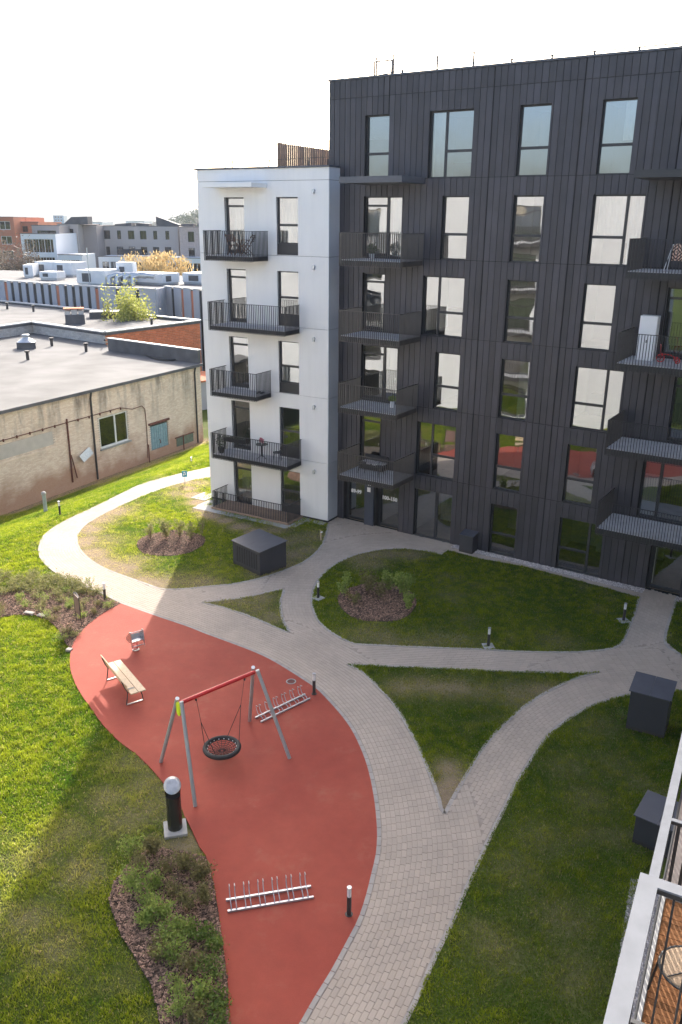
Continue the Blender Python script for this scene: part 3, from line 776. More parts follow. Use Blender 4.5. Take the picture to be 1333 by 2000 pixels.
def rooms(parent, ops, depth=3.2, y=0.24):
    b = MB()
    for (x0, x1, z0, z1) in ops:
        a, c = x0 - 0.5, x1 + 0.5; zf, zc = z0 - 0.02 if z0 > 0.5 else z0, z1 + 0.12
        b.quad((a, y + depth, zf), (c, y + depth, zf), (c, y + depth, zc), (a, y + depth, zc), 0)
        b.quad((a, y, zf), (a, y + depth, zf), (a, y + depth, zc), (a, y, zc), 0)
        b.quad((c, y, zf), (c, y, zc), (c, y + depth, zc), (c, y + depth, zf), 0)
        b.quad((a, y, zc), (a, y + depth, zc), (c, y + depth, zc), (c, y, zc), 0)
        b.quad((a, y, zf), (c, y, zf), (c, y + depth, zf), (a, y + depth, zf), 1)
        b.quad((a, y, zf), (x0, y, zf), (x0, y, zc), (a, y, zc), 0); b.quad((x1, y, zf), (c, y, zf), (c, y, zc), (x1, y, zc), 0)
        b.quad((x0, y, z1), (x1, y, z1), (x1, y, zc), (x0, y, zc), 0)
        # a cabinet or sofa against the back wall
        w = RND.uniform(0.5, 1.0); xx = RND.uniform(a + 0.1, max(a + 0.2, c - w - 0.1))
        b.box(xx, xx + w, y + depth - 0.6, y + depth - 0.02, zf + 0.01, zf + RND.choice([0.75, 0.9, 1.9]), RND.choice([0, 1]))
    return b.build('interior', [M_room, M_roomfloor], parent)

def curtain(parent, x0, x1, z0, z1, y=0.34, m=None, amp=0.025):
    b = MB(); n = max(6, int((x1 - x0) / 0.04)); vs = []
    for i in range(n + 1):
        x = x0 + (x1 - x0) * i / n; yy = y + amp * math.sin(i * 1.3) + amp * 0.5 * math.sin(i * 0.37)
        vs += [(x, yy, z0), (x, yy, z1)]
    b.add(vs, [(2 * i, 2 * i + 2, 2 * i + 3, 2 * i + 1) for i in range(n)], 0, True)
    return b.build('curtain', m or M_curtain, parent)

def blind(parent, x0, x1, z0, z1, y=0.24, m=None):
    b = MB(); z = z0
    while z < z1:
        b.quad((x0, y - 0.012, z), (x1, y - 0.012, z), (x1, y + 0.012, z + 0.022), (x0, y + 0.012, z + 0.022)); z += 0.03
    return b.build('blind', m or M_curtain, parent)

def balcony(parent, x0, x1, dep, zf, zr, drop=0.26, sp=0.10, rail=None, ends=(True, True), side_pan=False, deckm=None, name='balcony', low=None, cut_back=0.0):
    """dep: reach in front of the wall (negative y)"""
    rm = rail or M_rail
    b = MB(); b.box(x0 + 0.04, x1 - 0.04, -dep + 0.04, -0.035, zf - drop, zf - 0.03)
    o = b.build(name, M_frame, parent)
    f = MB(); f.box(x0 + 0.06, x1 - 0.06, -dep + 0.06, -0.04, zf - 0.03, zf)
    f.build('floor_slab', deckm or M_slab, o)
    h = MB(); r = 0.045
    h.box(x0, x1, -dep - 0.005, -dep + r - 0.005, zr - 0.02, zr)
    if ends[0]: h.box(x0, x0 + r, -dep + r, -0.02 - cut_back, zr - 0.02, zr)
    if ends[1]: h.box(x1 - r, x1, -dep + r, -0.02 - cut_back, zr - 0.02, zr)
    h.build('handrail', rm, o)
    g = MB(); zl = zf - drop - 0.02 if low is None else low; t = 0.018
    n = max(2, round((x1 - x0) / sp))
    for i in range(n + 1):
        x = x0 + 0.012 + (x1 - x0 - 0.024) * i / n; g.box(x - t / 2, x + t / 2, -dep, -dep + 0.035, zl, zr - 0.021)
    n = max(2, round(dep / sp))
    for e, x in ((0, x0 + 0.012), (1, x1 - 0.012)):
        if not ends[e]: continue
        for i in range(1, n):
            y = -dep + dep * i / n
            if y > -cut_back - 0.02: continue
            g.box(x - 0.017, x + 0.017, y - t / 2, y + t / 2, zl, zr - 0.021)
    g.box(x0 + 0.01, x1 - 0.01, -dep + 0.004, -dep + 0.03, zl - 0.012, zl)
    g.build('balusters', rm, o, kind='stuff')
    return o

# ------------------------------------------------------------------ dark apartment building
DB = empty('apartment_building', (O_D[0], O_D[1], 0), DA, 'tall dark building clad in anthracite metal boards, with the two numbered entrances', 'building')
S = 3.1
def zb(k): return 3.1 * k - 0.13 if k else 0.02
def zh(k): return 3.1 * k + 2.31
wins = []   # x0,x1,z0,z1,layout
A0, B0, C0, D0_ = 1.607, 4.587, 8.337, 11.395
for k, lay, x1 in ((5, 'single', 2.766), (4, 'doorwide', 3.48), (3, 'door', 2.72), (2, 'doorwide', 3.48), (1, 'door', 2.70)):
    wins.append((A0, x1, zb(k), zh(k), lay))
for k, lay, x0 in ((5, 'wideL', B0), (4, 'single', 5.315), (3, 'wideL', B0), (2, 'single', 5.315), (1, 'wideL', B0), (0, 'two', B0)):
    wins.append((x0, 6.485, zb(k), zh(k), lay))
for k in range(6): wins.append((C0, 9.536, zb(k), zh(k), 'single'))
for k, lay, x1 in ((5, 'single', 12.588), (4, 'wideR', 13.25), (3, 'single', 12.588), (2, 'wideR', 13.25), (1, 'single', 12.588), (0, 'wideR', 13.22)):
    wins.append((D0_, x1, zb(k), zh(k), lay))
for x0, x1, k, lay in ((15.4, 16.6, 5, 'single'), (15.0, 16.4, 4, 'door'), (14.43, 16.2, 3, 'doorwide'), (15.08, 17.0, 2, 'doorwide'), (14.40, 16.4, 1, 'doorR'), (19, 20.2, 5, 'single'), (19, 20.2, 4, 'single'), (19, 20.2, 3, 'single'), (19, 20.2, 2, 'single'), (19, 20.2, 1, 'single')):
    wins.append((x0, x1, zb(k), zh(k), lay))
doors = [(0.72, 1.95, 0.02, 2.36), (2.50, 3.80, 0.02, 2.36), (15.05, 16.42, 0.02, 2.36)]
ops = [w[:4] for w in wins] + doors
UD0, UD1, ZR = -0.17, 24.0, 19.18
core = MB()
for (a, b_, z0, z1) in cells(UD0 + 0.02, UD1, 0.0, ZR, ops): core.box(a, b_, 0.0, 0.22, z0, z1)
core.box(UD0 + 0.02, UD0 + 0.24, 0.22, 12, 0, ZR); core.box(UD1 - 0.2, UD1, 0.22, 12, 0, ZR); core.box(UD0 + 0.02, UD1, 12, 12.2, 0, ZR)
core.box(UD0 + 0.02, UD1, 0.22, 12, ZR - 0.35, ZR - 0.3)
core.build('wall', M_core, DB)
rooms(DB, [o for o in ops])
# cladding boards
bands = [(0.0, zb(1)), (zb(1), zb(2)), (zb(2), zb(3)), (zb(3), zb(4)), (zb(4), zb(5)), (zb(5), 18.5), (18.5, ZR)]
PITCH = 0.2645
boards = []
cols = []
x = UD0; J = (7.34, 10.78, 14.2, 17.65, 21.1)
while x < UD1:
    nx = x + PITCH
    cols.append((x, nx)); x = nx
for (a, b_) in cols:
    jl = any(abs(a - j) < PITCH / 2 for j in J)
    for bi, (z0, z1) in enumerate(bands):
        for c_ in cells(a + 0.010 + (0.03 if jl else 0), b_ - 0.010, z0 + 0.012, z1 - 0.012, [(o[0], o[1], o[2], o[3]) for o in ops]):
            if c_[1] - c_[0] < 0.02 or c_[3] - c_[2] < 0.05: continue
            boards.append(c_)
vis = lambda c: (c[0] < 15.5)
def bdist(c): return -((c[1] - c[0]) * (c[3] - c[2])) * (1 if vis(c) else 0.001) / (1 + 0.02 * (20 - c[0]))
boards.sort(key=bdist)
cache = {}
for c in boards[:298]:
    w, h = round(c[1] - c[0], 3), round(c[3] - c[2], 3)
    if (w, h) not in cache:
        p = MB(); p.box(0, w, -0.028, 0.003, 0, h)
        vs = p.v; p.v = [(vx, vy, vz) for vx, vy, vz in vs]
        cache[(w, h)] = p.mesh('cladding_board', M_dark)
    o = bpy.data.objects.new('cladding_board', cache[(w, h)]); o.location = (c[0], -0.004 + RND.uniform(-.0015, .0015), c[2]); link(o, DB)
r_ = MB()
for c in boards[298:]: r_.box(c[0], c[1], -0.032, -0.001, c[2], c[3])
r_.build('cladding_boards', M_dark, DB, kind='stuff')
cp = MB(); cp.box(UD0 - 0.06, UD1, -0.075, 0.45, ZR, ZR + 0.07); cp.box(UD0 - 0.06, UD0 + 0.4, 0.45, 12.2, ZR, ZR + 0.07)
cp.build('roof_coping', M_boxtop, DB)
sd = MB()
for i in range(45): sd.box(UD0 - 0.03, UD0 + 0.018, 0.0 + i * PITCH + 0.005, (i + 1) * PITCH - 0.005, 0.02, ZR - 0.01)
sd.build('side_cladding', M_dark, DB, kind='stuff')
for w in wins:
    lay = w[4]
    if lay == 'doorR':
        window(DB, w[0], w[0] + 0.66, w[2], w[3], 'full'); window(DB, w[0] + 0.665, w[1], w[2], w[3], 'full', handle=True)
        continue
    window(DB, w[0], w[1], w[2], w[3], lay, handle=(lay.startswith('door')))
for i, (x0, x1, z0, z1) in enumerate(doors):
    b = MB(); y = 0.30
    b.box(x0, x0 + 0.16, y - 0.05, y + 0.1, z0, z1); b.box(x1 - 0.09, x1, y - 0.05, y + 0.1, z0, z1); b.box(x0 + 0.16, x1 - 0.09, y - 0.05, y + 0.1, z1 - 0.08, z1); b.box(x0 + 0.16, x1 - 0.09, y, y + 0.06, z0, z0 + 0.12)
    b.box(x0 - 0.001, x0 + 0.03, -0.03, y - 0.05, z0, z1); b.box(x1 - 0.03, x1 + 0.001, -0.03, y - 0.05, z0, z1)
    d_ = b.build('entrance_door', M_frame, DB)
    p = MB(); p.quad((x0 + 0.158, y + 0.03, z0 + 0.118), (x1 - 0.088, y + 0.03, z0 + 0.118), (x1 - 0.088, y + 0.03, z1 - 0.078), (x0 + 0.158, y + 0.03, z1 - 0.078)); p.build('pane', M_glass, d_)
    h = MB(); hx = x1 - 0.13 if i < 2 else x0 + 0.22
    h.tube([(hx, y - 0.10, z0 + 0.25), (hx, y - 0.10, z1 - 0.25)], 0.016, 8)
    h.bar((hx, y - 0.10, z0 + 0.4), (hx, y - 0.05, z0 + 0.4), .015, .015); h.bar((hx, y - 0.10, z1 - 0.4), (hx, y - 0.05, z1 - 0.4), .015, .015)
    h.build('pull_handle', M_galv, d_)
def text(s, size, loc, parent, m, name='lettering', rot=(math.pi / 2, 0, 0)):
    cu = bpy.data.curves.new('t', 'FONT'); cu.body = s; cu.size = size; cu.extrude = 0.003; cu.offset = 0.012; cu.align_x = 'CENTER'; cu.resolution_u = 2
    t = bpy.data.objects.new('t', cu); COL.objects.link(t)
    bpy.context.view_layer.update()
    me = bpy.data.meshes.new_from_object(t.evaluated_get(bpy.context.evaluated_depsgraph_get()))
    me.name = name
    bpy.data.objects.remove(t)
    me.materials.clear(); me.materials.append(m)
    o = bpy.data.objects.new(name, me); o.location = loc; o.rotation_euler = rot
    return link(o, parent)
text('89-99', 0.25, (1.25, 0.318, 1.36), DB, M_paper)
text('100-150', 0.25, (3.10, 0.318, 1.34), DB, M_paper)
# intercom pillar between the two doors, with two notices
pp = MB(); pp.box(1.98, 2.47, -0.10, -0.034, 0.0, 2.75)
pil = pp.build('entrance_pillar', pm('blue_grey_panel', (0.045, 0.055, 0.08), 0.4, 0.05), DB)
for (z0, z1) in ((2.02, 2.12), (1.70, 1.92)):
    q_ = MB(); q_.box(2.12, 2.30, -0.112, -0.101, z0, z1); q_.build('notice', M_paper, pil)
# balconies left stack and right stack
for k, u1 in ((4, 4.56), (3, 4.60), (2, 4.56), (1, 4.54)):
    zf = 3.1 * k - 0.13 - 0.05; balcony(DB, 1.62, u1, 1.92, zf, 3.1 * k + 0.875, drop=0.22, rail=M_railgrey, ends=(True, True))
for k in (4, 3, 2, 1):
    zf = 3.1 * k - 0.13 - 0.05; balcony(DB, 13.42, 17.6, 2.08, zf, 3.1 * k + 0.865, drop=0.24)
for (x0, x1, dp) in ((1.60, 4.50, 1.92), (13.30, 17.6, 2.05)):
    b = MB(); b.box(x0, x1, -dp, -0.034, 15.16, 15.40); b.build('balcony_canopy', M_boxtop if x0 < 5 else M_frame, DB)
# curtains and blinds seen in single windows
curtain(DB, B0 + 0.06, B0 + 0.62, zb(5) + .05, zh(5) - .05); curtain(DB, 12.12, 12.54, 16.5, zh(5) - .05, m=M_curtain)
curtain(DB, 12.70, 13.19, zb(4) + .05, zh(4) - .06, m=M_curtaing); curtain(DB, 11.5, 12.5, zb(4) + 1.0, zh(4) - .06, y=0.5)
blind(DB, 1.68, 2.70, 16.9, zh(5) - .06); blind(DB, 11.46, 12.53, zb(1) + .06, zb(1) + .95); blind(DB, 14.46, 15.0, zb(1) + .06, zb(1) + 1.7)
curtain(DB, A0 + 0.1, A0 + 0.9, zb(4) + .05, zh(4) - .5, m=M_curtaing); curtain(DB, 2.85, 3.40, zb(4) + .05, zh(4) - .1, m=M_curtaing)
curtain(DB, 9.0, 9.45, zb(2) + .05, zh(2) - .05, m=M_curtaing); curtain(DB, B0 + 0.1, 6.4, 0.05, 2.2, y=2.6, m=M_curtaing)
# roof: safety posts, cable, access ladder hoops
rf = MB()
pu = [3.0 + 1.55 * i for i in range(13)]
for i, u in enumerate(pu): rf.bar((u, 0.5, ZR), (u, 0.5, ZR + (0.62 if i in (1, 2) else 0.28)), 0.06, 0.06)
rf.tube([(1.5, 0.5, ZR + 0.12)] + [(u, 0.5, ZR + (0.62 if i in (1, 2) else 0.25)) for i, u in enumerate(pu)], 0.022, 5)
rf.build('roof_cable_rail', M_railgrey, DB)
ld = MB()
for yy, uu, hh in ((1.2, 1.35, 0.95), (0.5, 1.68, .66)):
    ld.tube([(uu, yy, ZR - .1), (uu, yy, ZR + hh), (uu + 0.82, yy, ZR + hh), (uu + 0.82, yy, ZR - .1)], 0.045, 6)
ld.build('roof_ladder_hoop', M_railgrey, DB)

# ------------------------------------------------------------------ white apartment block
WB = empty('white_block', (R_W[0], R_W[1], 0), WA, 'white rendered five-storey block with dark railed balconies, left of the dark building', 'building')
WL = 7.055
wt = 15.85
wz = [3.1 * k + (-0.13 if k else 0.02) for k in range(5)]
wops = []
for k in range(5):
    wops.append((-5.53, -4.43, wz[k] + (0.0), 3.1 * k + 2.28))
    wops.append((-2.68, -1.55, wz[k], 3.1 * k + 2.28))
core = MB()
for c in cells(-WL + 0.04, -0.04, 0, wt, wops): core.box(c[0], c[1], 0.05, 0.24, c[2], c[3])
core.box(-WL + 0.04, -WL + 0.2, 0.24, 12, 0, wt); core.box(-WL + 0.04, -0.25, 12, 12.2, 0, wt); core.box(-WL + .2, -0.25, 0.24, 12, wt - .5, wt - .4)
core.box(-0.25, -0.04, 0.24, 0.9, 0, wt)
core.build('wall', M_core, WB)
rooms(WB, wops, 3.0, 0.25)
jz = [0.12, 2.95, 6.04, 9.14, 12.24, 15.35, wt]
for i in range(6):
    b = MB()
    for c in cells(-WL, 0.0, jz[i] + 0.008, jz[i + 1] - 0.008, wops): b.box(c[0], c[1], 0, 0.10, c[2], c[3])
    for o in wops:   # reveals
        if o[2] >= jz[i] - .3 and o[3] <= jz[i + 1] + 0.1:
            b.box(o[0] - .03, o[0] + .001, 0.1, 0.2, max(o[2], jz[i] + .01), o[3]); b.box(o[1] - .001, o[1] + .03, 0.1, 0.2, max(o[2], jz[i] + .01), o[3])
    b.build('front_panel', M_white, WB)
    b = MB(); b.box(0.0005, 0.03, 0.0, 0.95, jz[i] + 0.008, jz[i + 1] - 0.008); b.build('side_panel', M_whiteside, WB)
    b = MB(); b.box(-WL, -WL + 0.035, 0.102, 12.2, jz[i] + 0.008, jz[i + 1] - 0.008); b.build('side_panel', M_white, WB)
b = MB(); b.box(-WL + .03, 0.0, 0.03, 0.1, 0, 0.12); b.box(-0.03, 0.02, 0.04, .95, 0, 0.12); b.build('plinth', M_pipe, WB)
b = MB(); b.box(-WL - 0.1, 0.06, -0.07, 0.35, wt, wt + 0.07); b.box(-WL - 0.1, -WL + 0.3, 0.35, 12.2, wt, wt + 0.07); b.box(-0.2, 0.06, 0.35, 0.95, wt, wt + .07); b.build('roof_coping', M_boxtop, WB)
for k in range(5):
    w1 = window(WB, -5.53, -4.43, wops[2 * k][2], wops[2 * k][3], 'door', y=0.14, handle=True)
    w2 = window(WB, -2.68, -1.55, wops[2 * k + 1][2], wops[2 * k + 1][3], 'single', y=0.12, spandrel=0.47)
    sp = MB(); zz = 3.1 * k + 2.52
    if k == 4: zz = 14.93
    sp.cyl((0, 0), 0.065, -0.09, 0.0, 12); 
    sp.v = [(-0.72 + vx, -0.01 + vz, zz + vy) for vx, vy, vz in sp.v]
    sp.box(-0.76, -0.68, -0.13, -0.03, zz - 0.13, zz - 0.04)
    sp.build('wall_spotlight', M_galv, WB)
curtain(WB, -5.35, -4.6, wz[4] + .05, 14.3, m=M_curtaing); curtain(WB, -2.6, -1.62, wz[4] + .5, 14.6, m=M_curtaing, y=0.4)
curtain(WB, -5.35, -4.95, wz[3] + .05, 11.2, m=M_curtaing, y=1.5); blind(WB, -2.62, -1.62, wz[2] + .5, 8.4, m=M_curtaing); curtain(WB, -5.4, -4.55, wz[0] + .05, 2.1, m=M_curtaing, y=0.5)
b = MB(); b.box(-5.95, -3.15, -1.15, -0.002, 15.06, 15.24); b.build('balcony_canopy', M_white, WB)
for k, x0, x1 in ((4, -5.80, -3.11), (3, -5.72, -1.46), (2, -5.78, -3.09), (1, -5.88, -1.42)):
    balcony(WB, x0, x1, 1.27, 3.1 * k - 0.13 - 0.06, 3.1 * k + 0.87, drop=0.2)
tb = balcony(WB, -5.95, -1.47, 1.25, 0.12, 0.98, drop=0.10, low=0.14, name='terrace')
for i in range(11):   # terrace boards
    y0 = -1.22 + i * 0.109
    q_ = MB(); q_.box(-5.93, -1.49, y0, y0 + 0.104, 0.121, 0.145); q_.build('board', M_terr, tb)
q_ = MB(); q_.box(-5.99, -1.43, -1.32, -1.26, 0.02, 0.14); q_.box(-1.425, -1.37, -1.32, -0.01, 0.02, 0.14); q_.build('fascia_board', M_terr, tb)
# roof guard on the white block, timber screen beside the dark building
gr = MB()
for u in (-6.1, -5.75, -3.7, -1.6): gr.bar((u, 0.9, wt - 0.3), (u + 0.08, 0.9, wt + 0.42), 0.035, 0.06)
gr.tube([(-6.6, 0.9, wt + 0.38), (-5.7, 0.9, wt + 0.42), (-3.6, 0.9, wt + 0.40), (-0.3, 0.9, wt + 0.45)], 0.012, 5)
gr.build('roof_cable_rail', M_railgrey, WB)
M_screen = pm('timber_screen', (0.42, 0.31, 0.24), 0.7, 0.2, 6)
M_bronze = pm('bronze_railing', (0.16, 0.11, 0.085), 0.5, 0.1, 6)
fn = empty('roof_terrace_fence', (0, 0, 0), 0, parent=WB)
a_ = MB(); x = -3.40; zt = 16.95
for i in range(30):
    a_.box(x + i * 0.112, x + i * 0.112 + 0.03, 1.20, 1.235, wt - 0.3, zt)
a_.box(x, -0.03, 1.19, 1.24, zt, zt + 0.025)
a_.build('railing_bars', M_bronze, fn, kind='stuff')
a_ = MB()
for i in range(34): a_.box(x - 0.02, x + 0.02, 1.27 + i * 0.16, 1.27 + i * 0.16 + 0.095, wt - 0.3, zt + 0.02)
a_.build('timber_boards', M_screen, fn, kind='stuff')
a_ = MB(); a_.box(-1.0, -0.35, 1.5, 1.9, wt - 0.3, wt + 0.42); a_.build('planter_box', M_roofdark, WB)

# ------------------------------------------------------------------ things on the balconies
def placed(root, mat_parent, x, y, z, rz=0.0):
    """put a top-level thing at local (x,y,z) of a building frame"""
    a = mat_parent.rotation_euler.z; l = mat_parent.location
    root.location = (l.x + x * math.cos(a) - y * math.sin(a), l.y + x * math.sin(a) + y * math.cos(a), z)
    root.rotation_euler = (0, 0, a + rz)
    return root
def folding_chair(label, m=None, group=None):
    t = empty('folding_chair', label=label, cat='chair', group=group); m = m or MATS['brown_wood']
    s = MB()
    for i in range(5): s.box(-0.2, 0.2, -0.2 + i * 0.08, -0.2 + i * 0.08 + 0.06, 0.44, 0.46)
    s.build('seat', m, t)
    s = MB()
    for i in range(4): s.obox((0, 0.27 + i * 0.02, 0.62 + i * 0.08), (1, 0, 0), (0, 1, 0), (0, 0.25, 1), 0.2, 0.01, 0.028)
    s.build('backrest', m, t)
    for sx in (-0.21, 0.21):
        s = MB(); s.bar((sx, -0.22, 0), (sx, 0.34, 0.92), 0.025, 0.04, (1, 0, 0)); s.build('leg', m, t)
        s = MB(); s.bar((sx * 0.9, 0.24, 0), (sx * 0.9, -0.2, 0.45), 0.025, 0.04, (1, 0, 0)); s.build('leg', m, t)
    return t
pm('brown_wood', (0.13, 0.06, 0.035), 0.6, 0.2, 12)
zfW = lambda k: 3.1 * k - 0.19
placed(folding_chair('brown slatted wooden chair on the top white balcony, left one'), WB, -4.62, -0.62, zfW(4), 1.2)
placed(folding_chair('brown slatted wooden chair on the top white balcony, right one'), WB, -3.85, -0.62, zfW(4), -1.3)
t = empty('balcony_table', label='small brown wooden table between two chairs on the top white balcony', cat='table')
s = MB()
for i in range(6): s.box(-0.25, 0.25, -0.25 + i * 0.085, -0.25 + i * 0.085 + 0.07, 0.66, 0.68)
s.build('tabletop', MATS['brown_wood'], t)
for a in (-1, 1):
    s = MB(); s.bar((a * 0.22, -0.22, 0), (-a * 0.22 * 1, 0.22, 0.66), 0.03, 0.03); s.build('leg', MATS['brown_wood'], t)
    s = MB(); s.bar((a * 0.22, 0.22, 0), (-a * 0.22, -0.22, 0.66), 0.03, 0.03); s.build('leg', MATS['brown_wood'], t)
placed(t, WB, -4.22, -0.6, zfW(4))

def leaves(b_, c, r, n, size, rnd=RND, flat=1.0):
    for _ in range(n):
        while True:
            d = Vector((rnd.uniform(-1, 1), rnd.uniform(-1, 1), rnd.uniform(-1, 1)))
            if 0.15 < d.length < 1: break
        p = Vector(c) + Vector((d.x * r[0], d.y * r[1], d.z * r[2]))
        a = Vector((rnd.uniform(-1, 1), rnd.uniform(-1, 1), rnd.uniform(-0.6, 0.9))).normalized()
        w = a.cross(Vector((rnd.uniform(-1, 1), rnd.uniform(-1, 1), rnd.uniform(-1, 1)))).normalized()
        s_ = size * rnd.uniform(0.6, 1.3)
        b_.add([p, p + a * s_ * 0.5 + w * s_ * 0.28, p + a * s_, p + a * s_ * 0.5 - w * s_ * 0.28], [(0, 1, 2, 3)])
def pot_plant(label, r=0.16, h=0.28, fr=0.22, fm=None, pot=None, fz=0.2):
    t = empty('potted_plant', label=label, cat='plant')
    b = MB(); b.lathe([(r * 0.75, 0), (r, h), (r * 0.9, h), (r * 0.9, h - 0.03), (0.001, h - 0.03)], 16); b.build('pot', pot or M_black, t)
    b = MB(); leaves(b, (0, 0, h + fz * 0.8), (fr, fr, fz), 260, 0.08); b.build('foliage', fm or M_leaf, t)
    return t
t = pot_plant('dark leafy potted plant in the left corner of the second-lowest white balcony', fz=0.35, fr=0.25, fm=M_conif); placed(t, WB, -5.55, -0.9, zfW(1))
# round bistro table with pink flower
t = empty('bistro_table', label='round dark metal bistro table on the second-lowest white balcony', cat='table')
b = MB(); b.cyl((0, 0), 0.3, 0.70, 0.715, 24); b.build('tabletop', M_rail, t)
b = MB(); b.tube([(0, 0, 0.12), (0, 0, 0.7)], 0.025, 8)
for a in range(3): b.tube([(0, 0, 0.2), (0.26 * math.cos(a * 2.09), 0.26 * math.sin(a * 2.09), 0.01)], 0.014, 6)
b.build('pedestal', M_rail, t); placed(t, WB, -3.25, -0.72, zfW(1))
M_pink = leaf_mat('pink_petal', (0.5, 0.12, 0.2), (0.65, 0.25, 0.3))
t = pot_plant('small pink flowering plant standing on the round balcony table', 0.06, 0.1, 0.08, M_pink, M_plate, 0.1); placed(t, WB, -3.25, -0.72, zfW(1) + 0.716)
def wire_chair(label):
    t = empty('metal_chair', label=label, cat='chair')
    b = MB(); b.cyl((0, 0), 0.21, 0.43, 0.455, 20); b.build('seat', M_rail, t)
    b = MB(); b.tube([(-0.19, 0.1, 0.45), (-0.2, 0.2, 0.7), (-0.12, 0.26, 0.86), (0.12, 0.26, 0.86), (0.2, 0.2, 0.7), (0.19, 0.1, 0.45)], 0.012, 6); b.tube([(0, 0.19, 0.45), (0, 0.26, 0.86)], 0.01, 6); b.build('backrest', M_rail, t)
    for a in range(4):
        c_, s_ = math.cos(a * 1.57 + .78), math.sin(a * 1.57 + .78)
        b = MB(); b.tube([(0.17 * c_, 0.17 * s_, 0.44), (0.23 * c_, 0.23 * s_, 0.0)], 0.011, 6); b.build('leg', M_rail, t)
    return t
placed(wire_chair('dark round-seated metal chair at the right end of the second-lowest white balcony'), WB, -2.35, -0.72, zfW(1), -1.2)
t = empty('railing_planter', label='long dark planter hanging inside the railing of the second-lowest white balcony', cat='planter')
b = MB(); b.box(-0.62, 0.62, -0.09, 0.09, 0, 0.2); b.build('trough', M_rail, t); b = MB(); leaves(b, (0, 0, 0.2), (0.6, 0.07, 0.06), 200, 0.06); b.build('foliage', M_conif, t); placed(t, WB, -4.55, -1.13, zfW(1) + 0.72)
t = empty('slippers', label='dark slippers left on the floor of the middle white balcony', cat='shoes')
for dx in (-0.1, 0.1):
    b = MB(); b.obox((dx, 0, 0.02), (1, 0.2, 0), (-0.2, 1, 0), (0, 0, 1), 0.045, 0.13, 0.02); b.obox((dx + 0.01, 0.05, 0.055), (1, 0.2, 0), (-0.2, 1, 0), (0, 0, 1), 0.045, 0.06, 0.02); b.build('slipper', M_black, t)
placed(t, WB, -3.45, -0.45, zfW(2))
t = pot_plant('round topiary plant in a pale pot on the top balcony of the dark building', 0.13, 0.22, 0.24, M_conif, M_plate, 0.24); placed(t, DB, 2.55, -0.8, zfW(4) + 0.01)
t = pot_plant('lime green plant in a white pot at the corner of the middle dark balcony', 0.12, 0.28, 0.16, M_leafy, M_paper, 0.14); placed(t, DB, 3.65, -0.65, zfW(2) + 0.01)
for (u, y, rz, lb) in ((2.35, -1.0, 0.4, 'dark metal chair at the left of the lowest dark balcony'), (3.3, -1.1, -1.8, 'dark metal chair at the right of the lowest dark balcony')):
    placed(wire_chair(lb), DB, u, y, zfW(1) + 0.01, rz)
t = empty('balcony_sofa', label='low dark sofa with grey cushions on the lowest dark balcony', cat='sofa')
b = MB(); b.box(-0.6, 0.6, -0.3, 0.3, 0.05, 0.28); b.box(-0.6, 0.6, 0.2, 0.3, 0.28, 0.62); b.build('frame', M_rail, t)
for dx in (-0.3, 0.3):
    b = MB(); b.box(dx - 0.27, dx + 0.27, -0.28, 0.19, 0.285, 0.38); b.build('cushion', M_slab, t, bevel=0.03)
placed(t, DB, 2.6, -0.35, zfW(1) + 0.01)
# patterned throw over a rack on top right balcony
def throw_mat():
    m = bpy.data.materials.new('patterned_throw'); m.use_nodes = True
    nt = m.node_tree; N = nt.nodes; L = nt.links; b = N['Principled BSDF']; b.inputs['Roughness'].default_value = 0.95
    tc = N.new('ShaderNodeTexCoord'); w = N.new('ShaderNodeTexWave'); w.wave_type = 'BANDS'; w.bands_direction = 'DIAGONAL'; w.inputs['Scale'].default_value = 5.5
    sep = N.new('ShaderNodeSeparateXYZ'); L.new(tc.outputs['Object'], sep.inputs[0])
    pg = N.new('ShaderNodeMath'); pg.operation = 'PINGPONG'; pg.inputs[1].default_value = 0.22; L.new(sep.outputs[0], pg.inputs[0])
    pz = N.new('ShaderNodeMath'); pz.operation = 'PINGPONG'; pz.inputs[1].default_value = 0.31; L.new(sep.outputs[2], pz.inputs[0])
    cb = N.new('ShaderNodeCombineXYZ'); L.new(pg.outputs[0], cb.inputs[0]); L.new(pz.outputs[0], cb.inputs[2]); L.new(cb.outputs[0], w.inputs['Vector'])
    cr = N.new('ShaderNodeValToRGB'); cr.color_ramp.interpolation = 'CONSTANT'; cr.color_ramp.elements[0].color = (0.08, 0.04, 0.03, 1); cr.color_ramp.elements[1].color = (0.62, 0.42, 0.32, 1); cr.color_ramp.elements[1].position = 0.42
    L.new(w.outputs[0], cr.inputs[0]); L.new(cr.outputs[0], b.inputs['Base Color'])
    return m
t = empty('drying_rack', label='drying rack draped with a patterned beige and brown throw, top right balcony', cat='rack')
b = MB(); b.tube([(-0.75, -0.25, 0), (-0.6, 0, 0.85), (-0.75, 0.25, 0)], 0.014, 6); b.tube([(0.75, -0.25, 0), (0.6, 0, 0.85), (0.75, 0.25, 0)], 0.014, 6); b.tube([(-0.6, 0, 0.85), (0.6, 0, 0.85)], 0.014, 6); b.build('frame', M_paper, t)
b = MB(); vs = []; N_ = 26
for i in range(N_ + 1):
    x = -0.56 + 1.12 * i / N_
    for (yy, zz) in ((-0.13, 0.33), (-0.10, 0.6), (-0.03, 0.84), (0.0, 0.875), (0.04, 0.84), (0.1, 0.5)): vs.append((x, yy + 0.012 * math.sin(i * 0.9), zz + 0.008 * math.sin(i * .5)))
b.add(vs, [(6 * i + j, 6 * i + 6 + j, 6 * i + 7 + j, 6 * i + 1 + j) for i in range(N_) for j in range(5)], 0, True); b.build('throw', throw_mat(), t)
placed(t, DB, 15.15, -0.75, zfW(4) + .01)
